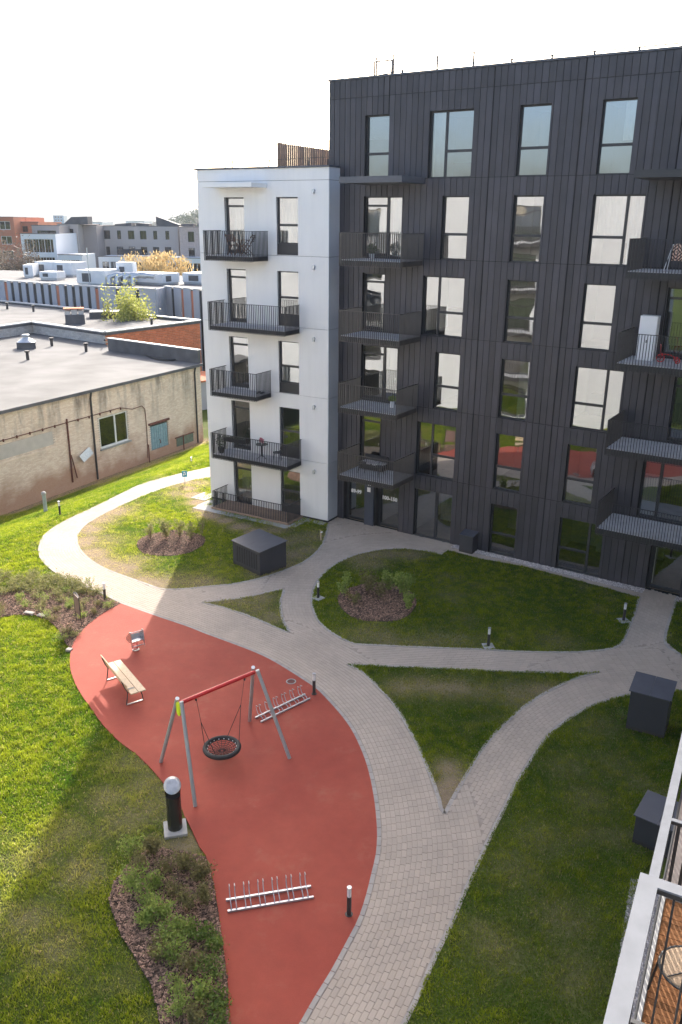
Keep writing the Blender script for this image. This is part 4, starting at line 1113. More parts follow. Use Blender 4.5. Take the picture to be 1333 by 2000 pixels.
t = empty('storage_cabinet', label='tall white metal cabinet on the second right-hand balcony from the top', cat='cabinet')
b = MB(); b.box(-0.3, 0.3, -0.2, 0.2, 0.0, 1.55); b.build('body', M_paper, t)
b = MB(); b.box(-0.29, 0.29, -0.213, -0.202, 0.01, 1.54); d_ = b.build('door', M_paper, t); b = MB(); b.box(-0.01, 0.02, -0.232, -0.214, 0.62, 0.72); b.build('handle', M_rail, d_)
placed(t, DB, 14.12, -0.75, zfW(3) + .01)
t = empty('tricycle', label='small red child tricycle beside the white cabinet on the right-hand balcony', cat='tricycle')
b = MB(); b.tube([(-0.3, 0, 0.3), (0, 0, 0.28), (0.25, 0, 0.16)], 0.022, 6); b.tube([(-0.3, 0, 0.12), (-0.33, 0, 0.62)], 0.02, 6); b.tube([(-0.33, -0.2, 0.6), (-0.33, 0.2, 0.6)], 0.018, 6); b.build('frame', M_red, t)
b = MB(); b.box(0.0, 0.22, -0.1, 0.1, 0.32, 0.37); b.build('seat', M_black, t, bevel=0.02)
for (x, y, r) in ((-0.3, 0, 0.15), (0.25, 0.19, 0.1), (0.25, -0.19, 0.1)):
    b = MB(); b.tube([(x + (r - .02) * math.cos(a * .524), y, r + (r - .02) * math.sin(a * .524)) for a in range(12)], 0.02, 6, closed=True)
    for a in range(3): b.bar((x - r * .8 * math.cos(a * 1.047), y, r - r * .8 * math.sin(a * 1.047)), (x + r * .8 * math.cos(a * 1.047), y, r + r * .8 * math.sin(a * 1.047)), .01, .01, (0, 1, 0))
    b.build('wheel', M_red, t)
placed(t, DB, 15.0, -1.0, zfW(3) + .01, 0.3)

# ------------------------------------------------------------------ gravel strips
def gravel(name, poly, dens, label, z=0.036, zf=None):
    s = sheet(name, poly, z, M_gravbase, kind='stuff', label=label, cat='gravel')
    xs = [p[0] for p in poly]; ys = [p[1] for p in poly]
    n = int((max(xs) - min(xs)) * (max(ys) - min(ys)) * dens)
    x = NR.uniform(min(xs), max(xs), n); y = NR.uniform(min(ys), max(ys), n); k = inpoly(x, y, poly); x = x[k]; y = y[k]; n = len(x)
    base = np.array([(1, 0, 0), (-1, 0, 0), (0, 1, 0), (0, -1, 0), (0, 0, 1), (0, 0, -1)], float)
    F = np.array([(0, 2, 4), (2, 1, 4), (1, 3, 4), (3, 0, 4), (2, 0, 5), (1, 2, 5), (3, 1, 5), (0, 3, 5)])
    r = NR.uniform(0.014, 0.032, (n, 1, 1)); sc = NR.uniform(0.6, 1.2, (n, 1, 3)); an = NR.uniform(0, 6.28, n)
    v = base[None] * sc * r; ca, sa = np.cos(an)[:, None], np.sin(an)[:, None]
    vx = v[..., 0] * ca - v[..., 1] * sa; vy = v[..., 0] * sa + v[..., 1] * ca
    V = np.stack([vx + x[:, None], vy + y[:, None], v[..., 2] + z + 0.01], -1).reshape(-1, 3)
    FF = (F[None] + (np.arange(n) * 6)[:, None, None]).reshape(-1, 3)
    np_mesh('pebbles', V, FF, M_gravel, s, kind='stuff')
    return s
gravel('gravel_strip', [Dp(6.75, 0.04), Dp(15.1, 0.04), Dp(15.1, 0.48), Dp(6.75, 0.42)], 900, 'grey pebble strip along the foot of the dark building', 0.036)
gravel('gravel_strip', [Dp(16.3, 0.04), Dp(20, 0.04), Dp(20, 0.5), Dp(16.3, 0.5)], 500, 'grey pebble strip right of the right-hand entrance', 0.036)
gravel('gravel_strip', [(6.504, 14.600), (5.019, 11.269), (5.034, 10.158), (5.914, 10.166), (7.623, 14.614)], 500, 'pebble strip at the foot of the near building, lower right', 0.036)
# stone slab margin round the terrace
mg = MB()
for i in range(10): mg.box(-6.9 + i * 0.57, -6.9 + i * 0.57 + 0.555, -1.72, -1.34, 0.008, 0.045)
for i in range(4): mg.box(-1.35, -0.95, -1.34 + i * 0.34, -1.34 + i * 0.34 + 0.33, 0.008, 0.045)
for i in range(4): mg.box(-6.95, -6.02, -1.33 + i * 0.33, -1.33 + i * 0.33 + 0.32, 0.008, 0.045)
for i in range(2): mg.box(-0.94, -0.02, -0.42 + i * 0.2, -0.42 + i * 0.2 + 0.19, 0.008, 0.04)
mg.box(-8.0, -7.1, -0.5, 0.6, 0.008, 0.045)
mg.build('slab_margin', M_plate, WB)

# ------------------------------------------------------------------ planting beds
def bark(name, poly, dens, label, z=0.042, parent=None):
    xs = [p[0] for p in poly]; ys = [p[1] for p in poly]
    s = sheet(name, poly, z, M_barkbase, kind='stuff', label=label, cat='bark mulch', thick=0.04)
    n = int((max(xs) - min(xs)) * (max(ys) - min(ys)) * dens)
    x = NR.uniform(min(xs), max(xs), n); y = NR.uniform(min(ys), max(ys), n); k = inpoly(x, y, poly) & (y > 9.5) & (x > -0.6 * (y + 5)); x = x[k]; y = y[k]; n = len(x)
    base = np.array([(-1, -1, 0), (1, -1, 0), (1, 1, 0), (-1, 1, 0), (-.8, -.8, 1), (.9, -.7, 1), (.8, .8, 1), (-.9, .7, 1)], float)
    F = np.array([(4, 5, 6, 7), (0, 1, 5, 4), (1, 2, 6, 5), (2, 3, 7, 6), (3, 0, 4, 7)])
    L_ = NR.uniform(0.016, 0.042, (n, 1)); w = NR.uniform(0.007, 0.017, (n, 1)); h = NR.uniform(0.004, 0.012, (n, 1)); an = NR.uniform(0, 6.28, (n, 1)); ti = NR.uniform(-0.6, 0.6, (n, 1))
    vx = base[None, :, 0] * L_; vy = base[None, :, 1] * w; vz = base[None, :, 2] * h + vx * np.tan(ti)
    X = vx * np.cos(an) - vy * np.sin(an) + x[:, None]; Y = vx * np.sin(an) + vy * np.cos(an) + y[:, None]
    V = np.stack([X, Y, vz + z + NR.uniform(0.004, 0.03, (n, 1))], -1).reshape(-1, 3)
    np_mesh('bark_chips', V, (F[None] + (np.arange(n) * 8)[:, None, None]).reshape(-1, 4), M_bark, s, kind='stuff')
    return s
bark('bark_bed', bed_bottom, 1500, 'long dark bark mulch bed beside the red surface at the bottom left')
bark('bark_bed', bed_left, 700, 'bark mulch bed in the sun left of the top of the red surface', 0.028)
for (c_, rx, ry), lb in zip(CIRC, ('round bark mulch circle in the sunlit lawn by the white block', 'round bark mulch circle in the shaded rounded lawn')):
    pl = [(c_[0] + rx * math.cos(a) * (1 + .04 * math.sin(3 * a)), c_[1] + ry * math.sin(a) * (1 + .05 * math.sin(5 * a))) for a in np.linspace(0, 2 * math.pi, 40, endpoint=False)]
    bark('bark_bed', pl, 620, lb)

def shrub(x, y, h, r, n, m, label, group, lsize=0.05, z=0.03, seed=0, up=False):
    rd = random.Random(seed)
    t = empty('shrub', (x, y, z), rd.uniform(0, 6), label, 'shrub', group)
    st = MB(); fo = MB(); k = rd.randint(6, 9)
    for i in range(k):
        a = rd.uniform(0, 6.28); rr = r * rd.uniform(0.3, 1.0); hh = h * rd.uniform(0.6, 1.0)
        tip = Vector((rr * math.cos(a), rr * math.sin(a), hh)); mid = Vector((tip.x * 0.35, tip.y * 0.35, hh * 0.55))
        st.tube([(0, 0, 0), mid, tip], [0.009, 0.006, 0.003], 4)
        for _ in range(n // k):
            f = rd.random() ** 0.7; p = mid.lerp(tip, f) if rd.random() < 0.75 else Vector((0, 0, 0)).lerp(mid, rd.uniform(.5, 1))
            sp_ = r * (0.14 if up else 0.24); p = p + Vector((rd.gauss(0, sp_), rd.gauss(0, sp_), rd.gauss(0, sp_ * 0.8)))
            d = Vector((rd.uniform(-1, 1), rd.uniform(-1, 1), rd.uniform(-0.1, 1.2))).normalized(); w = d.cross(Vector((rd.uniform(-1, 1), rd.uniform(-1, 1), rd.uniform(-1, 1)))).normalized()
            s_ = lsize * rd.uniform(0.6, 1.3)
            fo.add([p, p + d * s_ * .5 + w * s_ * .26, p + d * s_, p + d * s_ * .5 - w * s_ * .26], [(0, 1, 2, 3)])
    st.build('stem', M_twig, t); fo.build('foliage', m, t)
    return t
def scatter(poly, n, mind, seed, tries=4000):
    rd = random.Random(seed); xs = [p[0] for p in poly]; ys = [p[1] for p in poly]; out = []
    for _ in range(tries):
        x = rd.uniform(min(xs), max(xs)); y = rd.uniform(min(ys), max(ys))
        if y < 10.3 or not inpoly(np.array([x]), np.array([y]), poly)[0]: continue
        if x < -0.52 * y: continue
        if all(math.hypot(x - a, y - b) > mind for a, b in out): out.append((x, y))
        if len(out) >= n: break
    return out
GB = 'low shrubs growing in the bark bed at the bottom left'
spots = [(-4.656, 15.159), (-4.248, 15.327), (-4.369, 14.243), (-4.029, 13.818), (-3.784, 14.776), (-3.384, 14.782), (-3.003, 14.557), (-3.485, 14.108), (-3.976, 13.341), (-3.654, 13.479), (-3.112, 13.690), (-2.788, 13.903), (-3.421, 12.958), (-3.112, 13.089), (-2.694, 12.966), (-2.398, 12.718), (-3.537, 12.522), (-3.148, 12.346), (-2.718, 12.175), (-2.353, 12.063), (-2.942, 11.775), (-2.519, 11.561), (-2.208, 11.403), (-2.890, 11.239), (-2.527, 11.037), (-2.096, 10.941), (-4.413, 14.769), (-3.958, 14.248)]
for i, (x, y) in enumerate(spots):
    light = i in (0, 2, 3, 8, 9, 12, 13, 17, 20, 21, 23, 27)
    m, lb = (M_leafy, 'lime green leafy shrub in the dark bark bed at the bottom left') if light else (M_leafb, 'bronze green twiggy shrub in the dark bark bed at the bottom left')
    if i in (14, 15, 19, 22, 25): m, lb = M_leaf, 'deep green bushy shrub at the right side of the dark bark bed'
    row = 'upper tip' if y > 15.2 else ('upper part' if y > 14.0 else ('middle' if y > 12.9 else ('lower part' if y > 11.9 else 'bottom end')))
    colr = {0: 'outer', 1: 'central', 2: 'inner'}[min(2, int((x + 3.9 + (y - 12) * .22) / 0.55)) if x > -3.9 else 0]
    lb = lb.split(' shrub')[0] + ' shrub, %s, %s of dark bark bed' % ({'outer': 'lawn side', 'central': 'midway', 'inner': 'by the red surface'}[colr], row)
    hh_ = RND.uniform(0.30, 0.60); lb += ', taller' if hh_ > 0.47 else (', low' if hh_ < 0.38 else '')
    shrub(x, y - 0.10, hh_, RND.uniform(0.22, 0.36), RND.randint(420, 700), m, lb, GB, RND.uniform(0.05, 0.075), 0.03, 100 + i)
GL = 'low tufts in the sunlit bed left of the red surface'
sp2 = scatter(bed_left, 34, 0.42, 5)
for i, (x, y) in enumerate(sp2):
    k = i % 3
    pl_ = ('at the far left' if x < -11.2 else 'left of the middle' if x < -10.0 else 'in the middle' if x < -9.0 else 'near the notice panel') + (' on the lawn edge' if y < 27.2 else ' towards the path')
    shrub(x, y, RND.uniform(0.18, 0.34), RND.uniform(0.2, 0.3), 330, (M_leafsage, M_leafb, M_leafy)[k], ('pale sage tuft', 'bronze low shrub', 'fresh green low shrub')[k] + ' in sunlit bark bed ' + pl_, GL, 0.045, float(terrain(x, y)) + 0.0, 300 + i)
# sage coloured ground cover behind the tufts
strip = [(-15.188, 31.000), (-13.902, 30.926), (-12.398, 30.807), (-10.545, 30.195), (-9.318, 29.166), (-10.591, 29.046), (-11.914, 29.203), (-13.143, 28.990), (-14.260, 28.828)]
for i, (x, y) in enumerate(scatter(strip, 40, 0.36, 9)):
    shrub(x, y, RND.uniform(0.16, 0.28), RND.uniform(0.3, 0.42), 420, M_leafsage, 'pale feathery ground cover clump behind sunlit bed, ' + ('at the picture edge' if x < -13.2 else 'well left of the notice panel' if x < -11.6 else 'left of the notice panel' if x < -10.2 else 'behind the notice panel' if x < -9 else 'close to the dark bollard') + (', taller' if i % 2 else ', lower'), 'feathery ground cover clumps', 0.06, float(terrain(x, y)), 500 + i)
shrub(*(-9.808, 29.628), 0.5, 0.3, 110, M_leafy, 'thin tall green twigs at the kerb by the dark bollard', None, 0.06, 0.0, 71, True)
c1 = CIRC[0][0]; c2 = CIRC[1][0]
for i, (dx, dy, h, r, n) in enumerate(((-0.3, 0.5, 1.0, 0.55, 260), (-1.0, 0.5, 0.8, 0.4, 110), (0.9, 0.3, 0.9, 0.4, 100), (0.3, 0.6, 0.9, 0.4, 130), (1.3, 0.6, 1.1, 0.25, 60))):
    shrub(c1[0] + dx, c1[1] + dy, h, r, int(n * 3.0), M_leafsage, 'sparse upright young shrub on the sunlit bark circle', 'young shrubs on the sunlit bark circle', 0.09, 0.03, 700 + i, True)
for i, (dx, dy, h, r, n, m) in enumerate(((-1.25, 0.3, 1.0, 0.3, 260, M_leafy), (-0.3, 0.6, 1.1, 0.5, 260, M_leafb), (0.5, 0.8, 1.0, 0.32, 240, M_leafy), (1.0, 0.2, 1.2, 0.4, 420, M_leafy), (1.15, -0.75, 0.8, 0.25, 260, M_leafy), (0.1, 0.2, 0.9, 0.5, 130, M_leafb), (-0.9, -0.2, 0.5, 0.4, 120, M_leafb))):
    shrub(c2[0] + dx, c2[1] + dy, h, r, int(n * 2.0), m, 'lime green upright young shrub on the shaded bark circle' if m is M_leafy else 'bronze thin young shrub on the shaded bark circle', 'young shrubs on the shaded bark circle', 0.10, 0.03, 800 + i, True)
shrub(*(8.287, 20.834), 0.35, 0.3, 160, M_leaf, 'small leafy weed at the left foot of the tall dark unit housing', None, 0.06, 0.0, 91)
shrub(*(-9.967, 60.097), 0.7, 0.6, 260, M_leafb, 'scrubby bush at the far corner of the old warehouse', None, 0.09, -2.6, 92)
for (p, lb) in (((-11.427, 27.399), 'pale flat stone at the lawn edge, left one'), ((-10.869, 27.202), 'pale flat stone at the lawn edge, right one'), ((-9.108, 24.684), 'small pale stone at the tip of the sunlit bed')):
    b = MB(); b.obox((0, 0, 0.03), (1, -.3, 0), (.3, 1, 0), (0, 0, 1), 0.2 if 'flat' in lb else .1, 0.09, 0.05)
    o = b.build('stone', M_edge, None, lb, 'stone', bevel=0.02); o.location = (p[0], p[1], float(terrain(*p)))

# ------------------------------------------------------------------ court furniture
def bollard(p, label, h=0.72, plate=False, z=0.03, lamp=True):
    t = empty('bollard_light', (p[0], p[1], z), RND.uniform(0, 1), label, 'bollard', 'bollard lights along the paths')
    b = MB(); b.cyl((0, 0), 0.05, 0.0, h - 0.24, 14); b.cyl((0, 0), 0.085, 0, 0.012, 14); b.build('post', M_boll, t)
    b = MB(); b.cyl((0, 0), 0.043, h - 0.24, h - 0.03, 14); b.build('lamp_lens', M_lens, t)
    b = MB(); b.cyl((0, 0), 0.052, h - 0.03, h, 14); b.build('cap', M_galv, t)
    b = MB()
    for k in range(3): b.bar((0.047 * math.cos(k * 2.09), 0.047 * math.sin(k * 2.09), h - 0.24), (0.047 * math.cos(k * 2.09), 0.047 * math.sin(k * 2.09), h - .03), 0.008, 0.008)
    b.build('lamp_guard', M_galv, t)
    if plate:
        b = MB(); b.box(-0.19, 0.19, -0.19, 0.19, -0.02, 0.035); b.build('concrete_base', M_plate, t, bevel=0.008)
    return t
bollard((-0.774, 22.090), 'bollard light on the red surface edge beside the upper bike rack')
bollard((0.246, 13.552), 'bollard light on the red surface right of the lower bike rack')
bollard((-8.960, 28.580), 'dark bollard light at the left tip of the red surface by the sunlit bed', z=0.0)
bollard((-0.846, 28.890), 'bollard light on a square concrete foot at the left end of the rounded lawn', plate=True, z=0.028)
bollard((5.090, 25.204), 'bollard light on a concrete foot at the lower edge of the rounded lawn', plate=True, z=0.028)
bollard((10.370, 27.227), 'bollard light on a concrete foot by the right-hand entrance path', plate=True, z=0.028)
for (q, z, lb) in (((-13.814, 38.263), -0.05, 'bollard light in the sunlit grass outside the bend of the path'), ((-9.117, 48.356), -0.6, 'bollard light in the grass between the white block and the old warehouse')):
    bollard(q, lb, z=z)
bollard((-8.314, 16.612), 'bollard light cut by the left edge of the picture on the sunlit lawn', z=-0.0)
p = (-15.653, 41.294); t = empty('marker_post', (p[0], p[1], float(terrain(*p))), 0.3, 'pale grey-green utility marker post in the grass near the warehouse wall', 'post')
b = MB(); b.cyl((0, 0), 0.10, 0, 0.95, 14); b.build('post', pm('faded_green_plastic', (0.40, 0.46, 0.42), 0.6), t); b = MB(); b.lathe([(0.10, 0.95), (0.13, 0.97), (0.13, 1.05), (0.08, 1.12), (0.001, 1.14)], 14); b.build('cap', M_plate, t)
p = (-8.605, 43.460); t = empty('plot_sign', (p[0], p[1], 0), 0.1, 'small blue sign on a thin post where the sandy trail meets the path', 'sign')
b = MB(); b.cyl((0, 0), 0.018, 0, 0.5, 8); b.build('post', M_greypost, t); b = MB(); b.box(-0.14, 0.14, -0.035, -0.02, 0.38, 0.72); f = b.build('sign_plate', M_blue, t)
b = MB(); b.box(-0.05, 0.05, -0.0385, -0.0355, 0.62, 0.66); b.box(-0.07, -0.02, -0.0385, -0.0355, 0.46, 0.57); b.box(0.01, 0.08, -0.0385, -0.0355, 0.50, 0.58); b.build('print', M_paper, f)
p = (-9.365, 26.624); t = empty('information_sign', (p[0], p[1], 0), 0.0, 'dark framed notice panel on two thin posts in the sunlit bed', 'sign')
t.rotation_euler.z = -0.95
for dx in (-0.28, 0.28):
    b = MB(); b.tube([(dx, 0, 0), (dx, 0, 1.15)], 0.018, 8); b.build('post', M_rail, t)
b = MB(); b.box(-0.26, 0.26, -0.012, 0.012, 0.42, 1.12); b.build('panel', pm('notice_panel_back', (0.20, 0.13, 0.11), 0.5), t); b = MB(); b.tube([(-0.28, 0, 1.15), (0, 0, 1.24), (0.28, 0, 1.15)], 0.015, 8); b.build('top_rail', M_rail, t)
p = (-0.908, 35.026); t = empty('wooden_stake', (p[0], p[1], 0), 0.2, 'short raw wooden stake in the bare corner of lawn by the entrance', 'stake')
b = MB(); b.box(-0.025, 0.025, -0.02, 0.02, 0, 0.5); b.build('stake_shaft', M_wood, t); b = MB(); b.obox((0.03, -.02, 0.42), (1, 0, .3), (0, 1, 0), (-.3, 0, 1), 0.05, 0.012, 0.03); b.build('tag', M_paper, t)
p = (-1.524, 22.792); t = empty('drain_cover', (p[0], p[1], 0.036), 0, 'round grey drain grate let into the red surface', 'drain')
b = MB(); b.lathe([(0.16, 0.0), (0.16, 0.006), (0.125, 0.006), (0.125, 0.0)], 24); b.build('rim', M_greypost, t)
b = MB()
for i in range(-3, 4): L_ = math.sqrt(0.125 ** 2 - (i * .034) ** 2); b.box(i * .034 - .009, i * .034 + .009, -L_, L_, 0.001, 0.005)
b.build('grate', M_boll, t)
# litter bin
p = (-3.891, 16.112); t = empty('litter_bin', (p[0], p[1], 0.0), 0.25, 'tall round dark litter bin with slanted steel hood beside the red surface', 'litter bin')
b = MB(); b.box(-0.27, 0.27, -0.30, 0.26, -0.02, 0.06); b.build('concrete_base', M_plate, t, bevel=0.01)
M_binm = pm('bin_dark_metal', (0.06, 0.062, 0.052), 0.25, 0.06, 3, metal=0.6)
b = MB(); b.cyl((0, 0), 0.175, 0.06, 0.98, 32); b.build('body', M_binm, t)
b = MB(); n = 32; H0, SL = 1.24, 0.50
vs = [(0.18 * math.cos(2 * math.pi * k / n), 0.18 * math.sin(2 * math.pi * k / n), 0.98 if math.sin(2 * math.pi * k / n) < -0.35 else 0.98) for k in range(n)]
top = [(0.185 * math.cos(2 * math.pi * k / n), 0.185 * math.sin(2 * math.pi * k / n), H0 + SL * 0.185 * math.sin(2 * math.pi * k / n) + 0.02) for k in range(n)]
fs = [(k, (k + 1) % n, n + (k + 1) % n, n + k) for k in range(n) if not (math.sin(2 * math.pi * (k + .5) / n) < -0.25)]
b.add(vs + top, fs, 0, True); b.build('hood_side', M_binm, t)
b = MB(); rings = []
for j, (rr, dz) in enumerate(((0.202, 0.0), (0.200, 0.010), (0.12, 0.016), (0.0, 0.018))):
    rings += [(rr * math.cos(2 * math.pi * k / n), rr * math.sin(2 * math.pi * k / n), H0 + SL * rr * math.sin(2 * math.pi * k / n) + dz + 0.01) for k in range(n)]
b.add(rings, [(j * n + k, j * n + (k + 1) % n, (j + 1) * n + (k + 1) % n, (j + 1) * n + k) for j in range(3) for k in range(n)], 0, True); b.build('hood', pm('dull_steel_hood', (0.45, 0.45, 0.45), 0.5, 0.2, 8, metal=0.9), t)
b = MB(); b.cyl((0, 0), 0.17, 0.985, 0.99, 24); b.build('inner_opening', M_black, t)

# bench
A_, B_, C_ = (-7.320, 22.762), (-6.355, 21.363), (-5.920, 21.672)
ang = math.atan2(B_[1] - A_[1], B_[0] - A_[0]); LB = math.hypot(B_[0] - A_[0], B_[1] - A_[1])
t = empty('park_bench', (A_[0], A_[1], 0.03), ang, 'slatted pale wooden bench with dark steel frame on the sunlit part of the red surface', 'bench')
# local x along the bench, +y towards the front
for x in (0.0, LB):
    b = MB(); b.bar((x, 0, 0.02), (x, 0.52, 0.02), 0.05, 0.02); b.build('foot_rail', M_galv, t)
    b = MB(); b.tube([(x, 0.0, 0.02), (x, 0.07, 0.42), (x, -0.02, 0.62), (x, -0.09, 0.84)], 0.017, 8); b.build('rear_leg', M_rail, t)
    b = MB(); b.tube([(x, 0.52, 0.02), (x, 0.50, 0.22), (x, 0.44, 0.43)], 0.016, 8); b.bar((x, 0.05, 0.42), (x, 0.5, 0.42), 0.03, 0.02); b.build('front_leg', M_rail, t)
for i, y0 in enumerate((0.09, 0.33)):
    b = MB(); b.box(-0.22, LB + 0.22, y0, y0 + 0.225, 0.435, 0.47); b.build('seat_plank', M_wood, t, bevel=0.008)
for z0, yy in ((0.56, 0.015), (0.71, -0.035)):
    b = MB(); b.obox((LB / 2, yy, z0 + 0.06), (1, 0, 0), (0, 1, 0.3), (0, -0.3, 1), LB / 2 + 0.22, 0.016, 0.062); b.build('back_plank', M_wood, t, bevel=0.006)
b = MB(); b.box(LB - 0.12, LB - 0.04, 0.12, 0.30, 0.472, 0.476); b.build('inlaid_plate', M_rail, t)

# spring rider
p = (-6.877, 24.743); t = empty('spring_rider', (p[0], p[1], 0.03), rad(35), 'small spring rider with steel side plates on a red coil spring', 'spring rider')
b = MB(); N_ = 96; b.tube([(0.085 * math.cos(k * 0.4), 0.085 * math.sin(k * 0.4), 0.03 + 0.32 * k / N_) for k in range(N_)], 0.014, 6); b.build('spring', M_red, t)
b = MB(); b.cyl((0, 0), 0.12, 0.0, 0.025, 16); b.build('base_plate', M_greypost, t)
b = MB(); b.obox((0, 0.0, 0.39), (1, 0, 0), (0, 1, 0), (0, 0, 1), 0.2, 0.16, 0.012); b.obox((0.0, 0.13, 0.45), (1, 0, 0), (0, .35, 1), (0, 1, -.35), 0.2, 0.09, 0.008); b.build('seat', M_steel, t)
for sx in (-0.215, 0.215):
    b = MB(); prof = [(-0.30, 0.22), (-0.18, 0.40), (-0.06, 0.33), (0.24, 0.33), (0.27, 0.42), (0.10, 0.55), (-0.12, 0.78), (-0.22, 0.80), (-0.27, 0.62)]
    n = len(prof); vs = [(sx - .009, a, c) for a, c in prof] + [(sx + .009, a, c) for a, c in prof]
    tr = tessellate_polygon([[Vector((a, c, 0)) for a, c in prof]])
    b.add(vs, [(k, (k + 1) % n, n + (k + 1) % n, n + k) for k in range(n)] + [tuple(x) for x in tr] + [tuple(n + i for i in x)[::-1] for x in tr])
    sp_ = b.build('side_plate', M_steel, t)
    b = MB()
    for (a, c) in ((-0.17, 0.5), (0.0, 0.44), (0.15, 0.40), (-0.16, 0.68), (-0.05, 0.58)):
        b.obox((sx, a, c), (1, 0, 0), (0, 1, 0), (0, 0, 1), 0.0105, 0.02, 0.02)
    b.build('bolt', M_rail, sp_)
b = MB(); b.tube([(-0.24, -0.19, 0.76), (0.24, -0.19, 0.76)], 0.014, 8); b.build('handlebar', M_steel, t)
b = MB(); b.tube([(-0.24, -0.26, 0.28), (0.24, -0.26, 0.28)], 0.014, 8); b.build('foot_rail', M_steel, t)

# basket swing
f1, f2, f3, f4 = (-4.763, 18.650), (-3.544, 16.885), (-2.597, 20.603), (-1.329, 18.859)
m1 = Vector(((f1[0] + f2[0]) / 2, (f1[1] + f2[1]) / 2, 0)); m2 = Vector(((f3[0] + f4[0]) / 2, (f3[1] + f4[1]) / 2, 0))
dv = (m2 - m1).normalized(); ctr = (m1 + m2) / 2
t = empty('basket_swing', (ctr.x, ctr.y, 0.03), 0, 'swing frame with a red top beam, four grey legs and a round black basket seat', 'swing')
ZT = 2.30
e1 = m1 + dv * 0.27 - ctr; e2 = m2 - dv * 0.45 - ctr
side = Vector((-dv.y, dv.x, 0))
for (f, e, s_) in ((f1, e1, 1), (f2, e1, -1), (f3, e2, 1), (f4, e2, -1)):
    out = -dv if e is e1 else dv
    b = MB(); top = e + Vector((0, 0, ZT + 0.08)) + side * 0.10 * s_ + out * 0.06
    b.tube([(f[0] - ctr.x, f[1] - ctr.y, 0), top], 0.05, 14); b.build('leg', M_greypost, t)
    b = MB(); d_ = (top - Vector((f[0] - ctr.x, f[1] - ctr.y, 0))).normalized(); b.tube([top - d_ * 0.005, top + d_ * 0.02], 0.052, 14); b.build('leg_cap', M_lens, t)
b = MB(); b.tube([e1 - dv * 0.02 + Vector((0, 0, ZT)), e2 + dv * 0.02 + Vector((0, 0, ZT))], 0.055, 18); b.build('top_beam', M_red, t)
b = MB(); q0 = e1 - dv * 0.1 + Vector((0, 0, ZT - 0.12))
pr = []
for k in range(24):
    a = 2 * math.pi * k / 24; pr.append(q0 + side * 0.10 * math.cos(a) + Vector((0, 0, 0.17 * math.sin(a) - (0.06 if math.sin(a) < -0.5 else 0))))
vs = [v_ - dv * .012 for v_ in pr] + [v_ + dv * .012 for v_ in pr]
b.add(vs, [tuple(range(24)), tuple(range(24, 48))[::-1]] + [(k, (k + 1) % 24, 24 + (k + 1) % 24, 24 + k) for k in range(24)]); b.build('badge', M_yel, t)
bp_ = (-3.122, 18.726); bc = Vector((bp_[0] - ctr.x, bp_[1] - ctr.y, 0.42)); RB = 0.45
b = MB(); b.tube([bc + Vector((RB * math.cos(2 * math.pi * k / 40), RB * math.sin(2 * math.pi * k / 40), 0)) for k in range(40)], 0.064, 12, closed=True); ring = b.build('basket_ring', M_black, t)
b = MB()
for k in range(18):
    a = 2 * math.pi * k / 18; pts = [bc + Vector((math.cos(a) * RB * .86 * f_, math.sin(a) * RB * .86 * f_, -0.10 * (1 - f_ * f_))) for f_ in (0.08, 0.4, 0.7, 1.0)]; b.tube(pts, 0.010, 4)
for f_ in (0.12, 0.26, 0.4, 0.54, 0.68, 0.82, 0.94):
    b.tube([bc + Vector((math.cos(a) * RB * .86 * f_ * (1 + .03 * math.cos(a * 18)), math.sin(a) * RB * .86 * f_ * (1 + .03 * math.cos(a * 18)), -0.10 * (1 - f_ * f_))) for a in np.linspace(0, 2 * math.pi, 36, endpoint=False)], 0.0095, 4, closed=True)
b.build('rope_net', M_rope, t)
b = MB()
for k in range(18):
    a = 2 * math.pi * (k + .5) / 18; c_ = bc + Vector((math.cos(a) * (RB - .06), math.sin(a) * (RB - .06), 0.01)); b.obox(c_, (1, 0, 0), (0, 1, 0), (0, 0, 1), .012, .012, .012)
b.build('rope_clip', M_lens, ring, kind='stuff')
b = MB()
for (e, o_) in ((e1, dv * 0.42), (e2, -dv * 0.30)):
    hp = e + o_ + Vector((0, 0, ZT - 0.05)); toward = 1 if e is e1 else -1
    att = bc - dv * RB * toward
    knot = hp.lerp(att, 0.42); b.tube([hp, knot], 0.006, 5)
    for s_ in (-1, 1):
        a_t = bc - dv * RB * toward * 0.80 + side * RB * 0.60 * s_ + Vector((0, 0, 0.04)); b.tube([knot, a_t], 0.009, 5)
    b.build('hanging_rope', M_ropered, t); b = MB()
b = MB()
for (e, o_) in ((e1, dv * 0.42), (e2, -dv * 0.30)):
    hp = e + o_ + Vector((0, 0, ZT - 0.03)); b.bar(hp + Vector((0, 0, -0.09)), hp, 0.04, 0.05)
b.build('swing_bearing', M_boll, t)

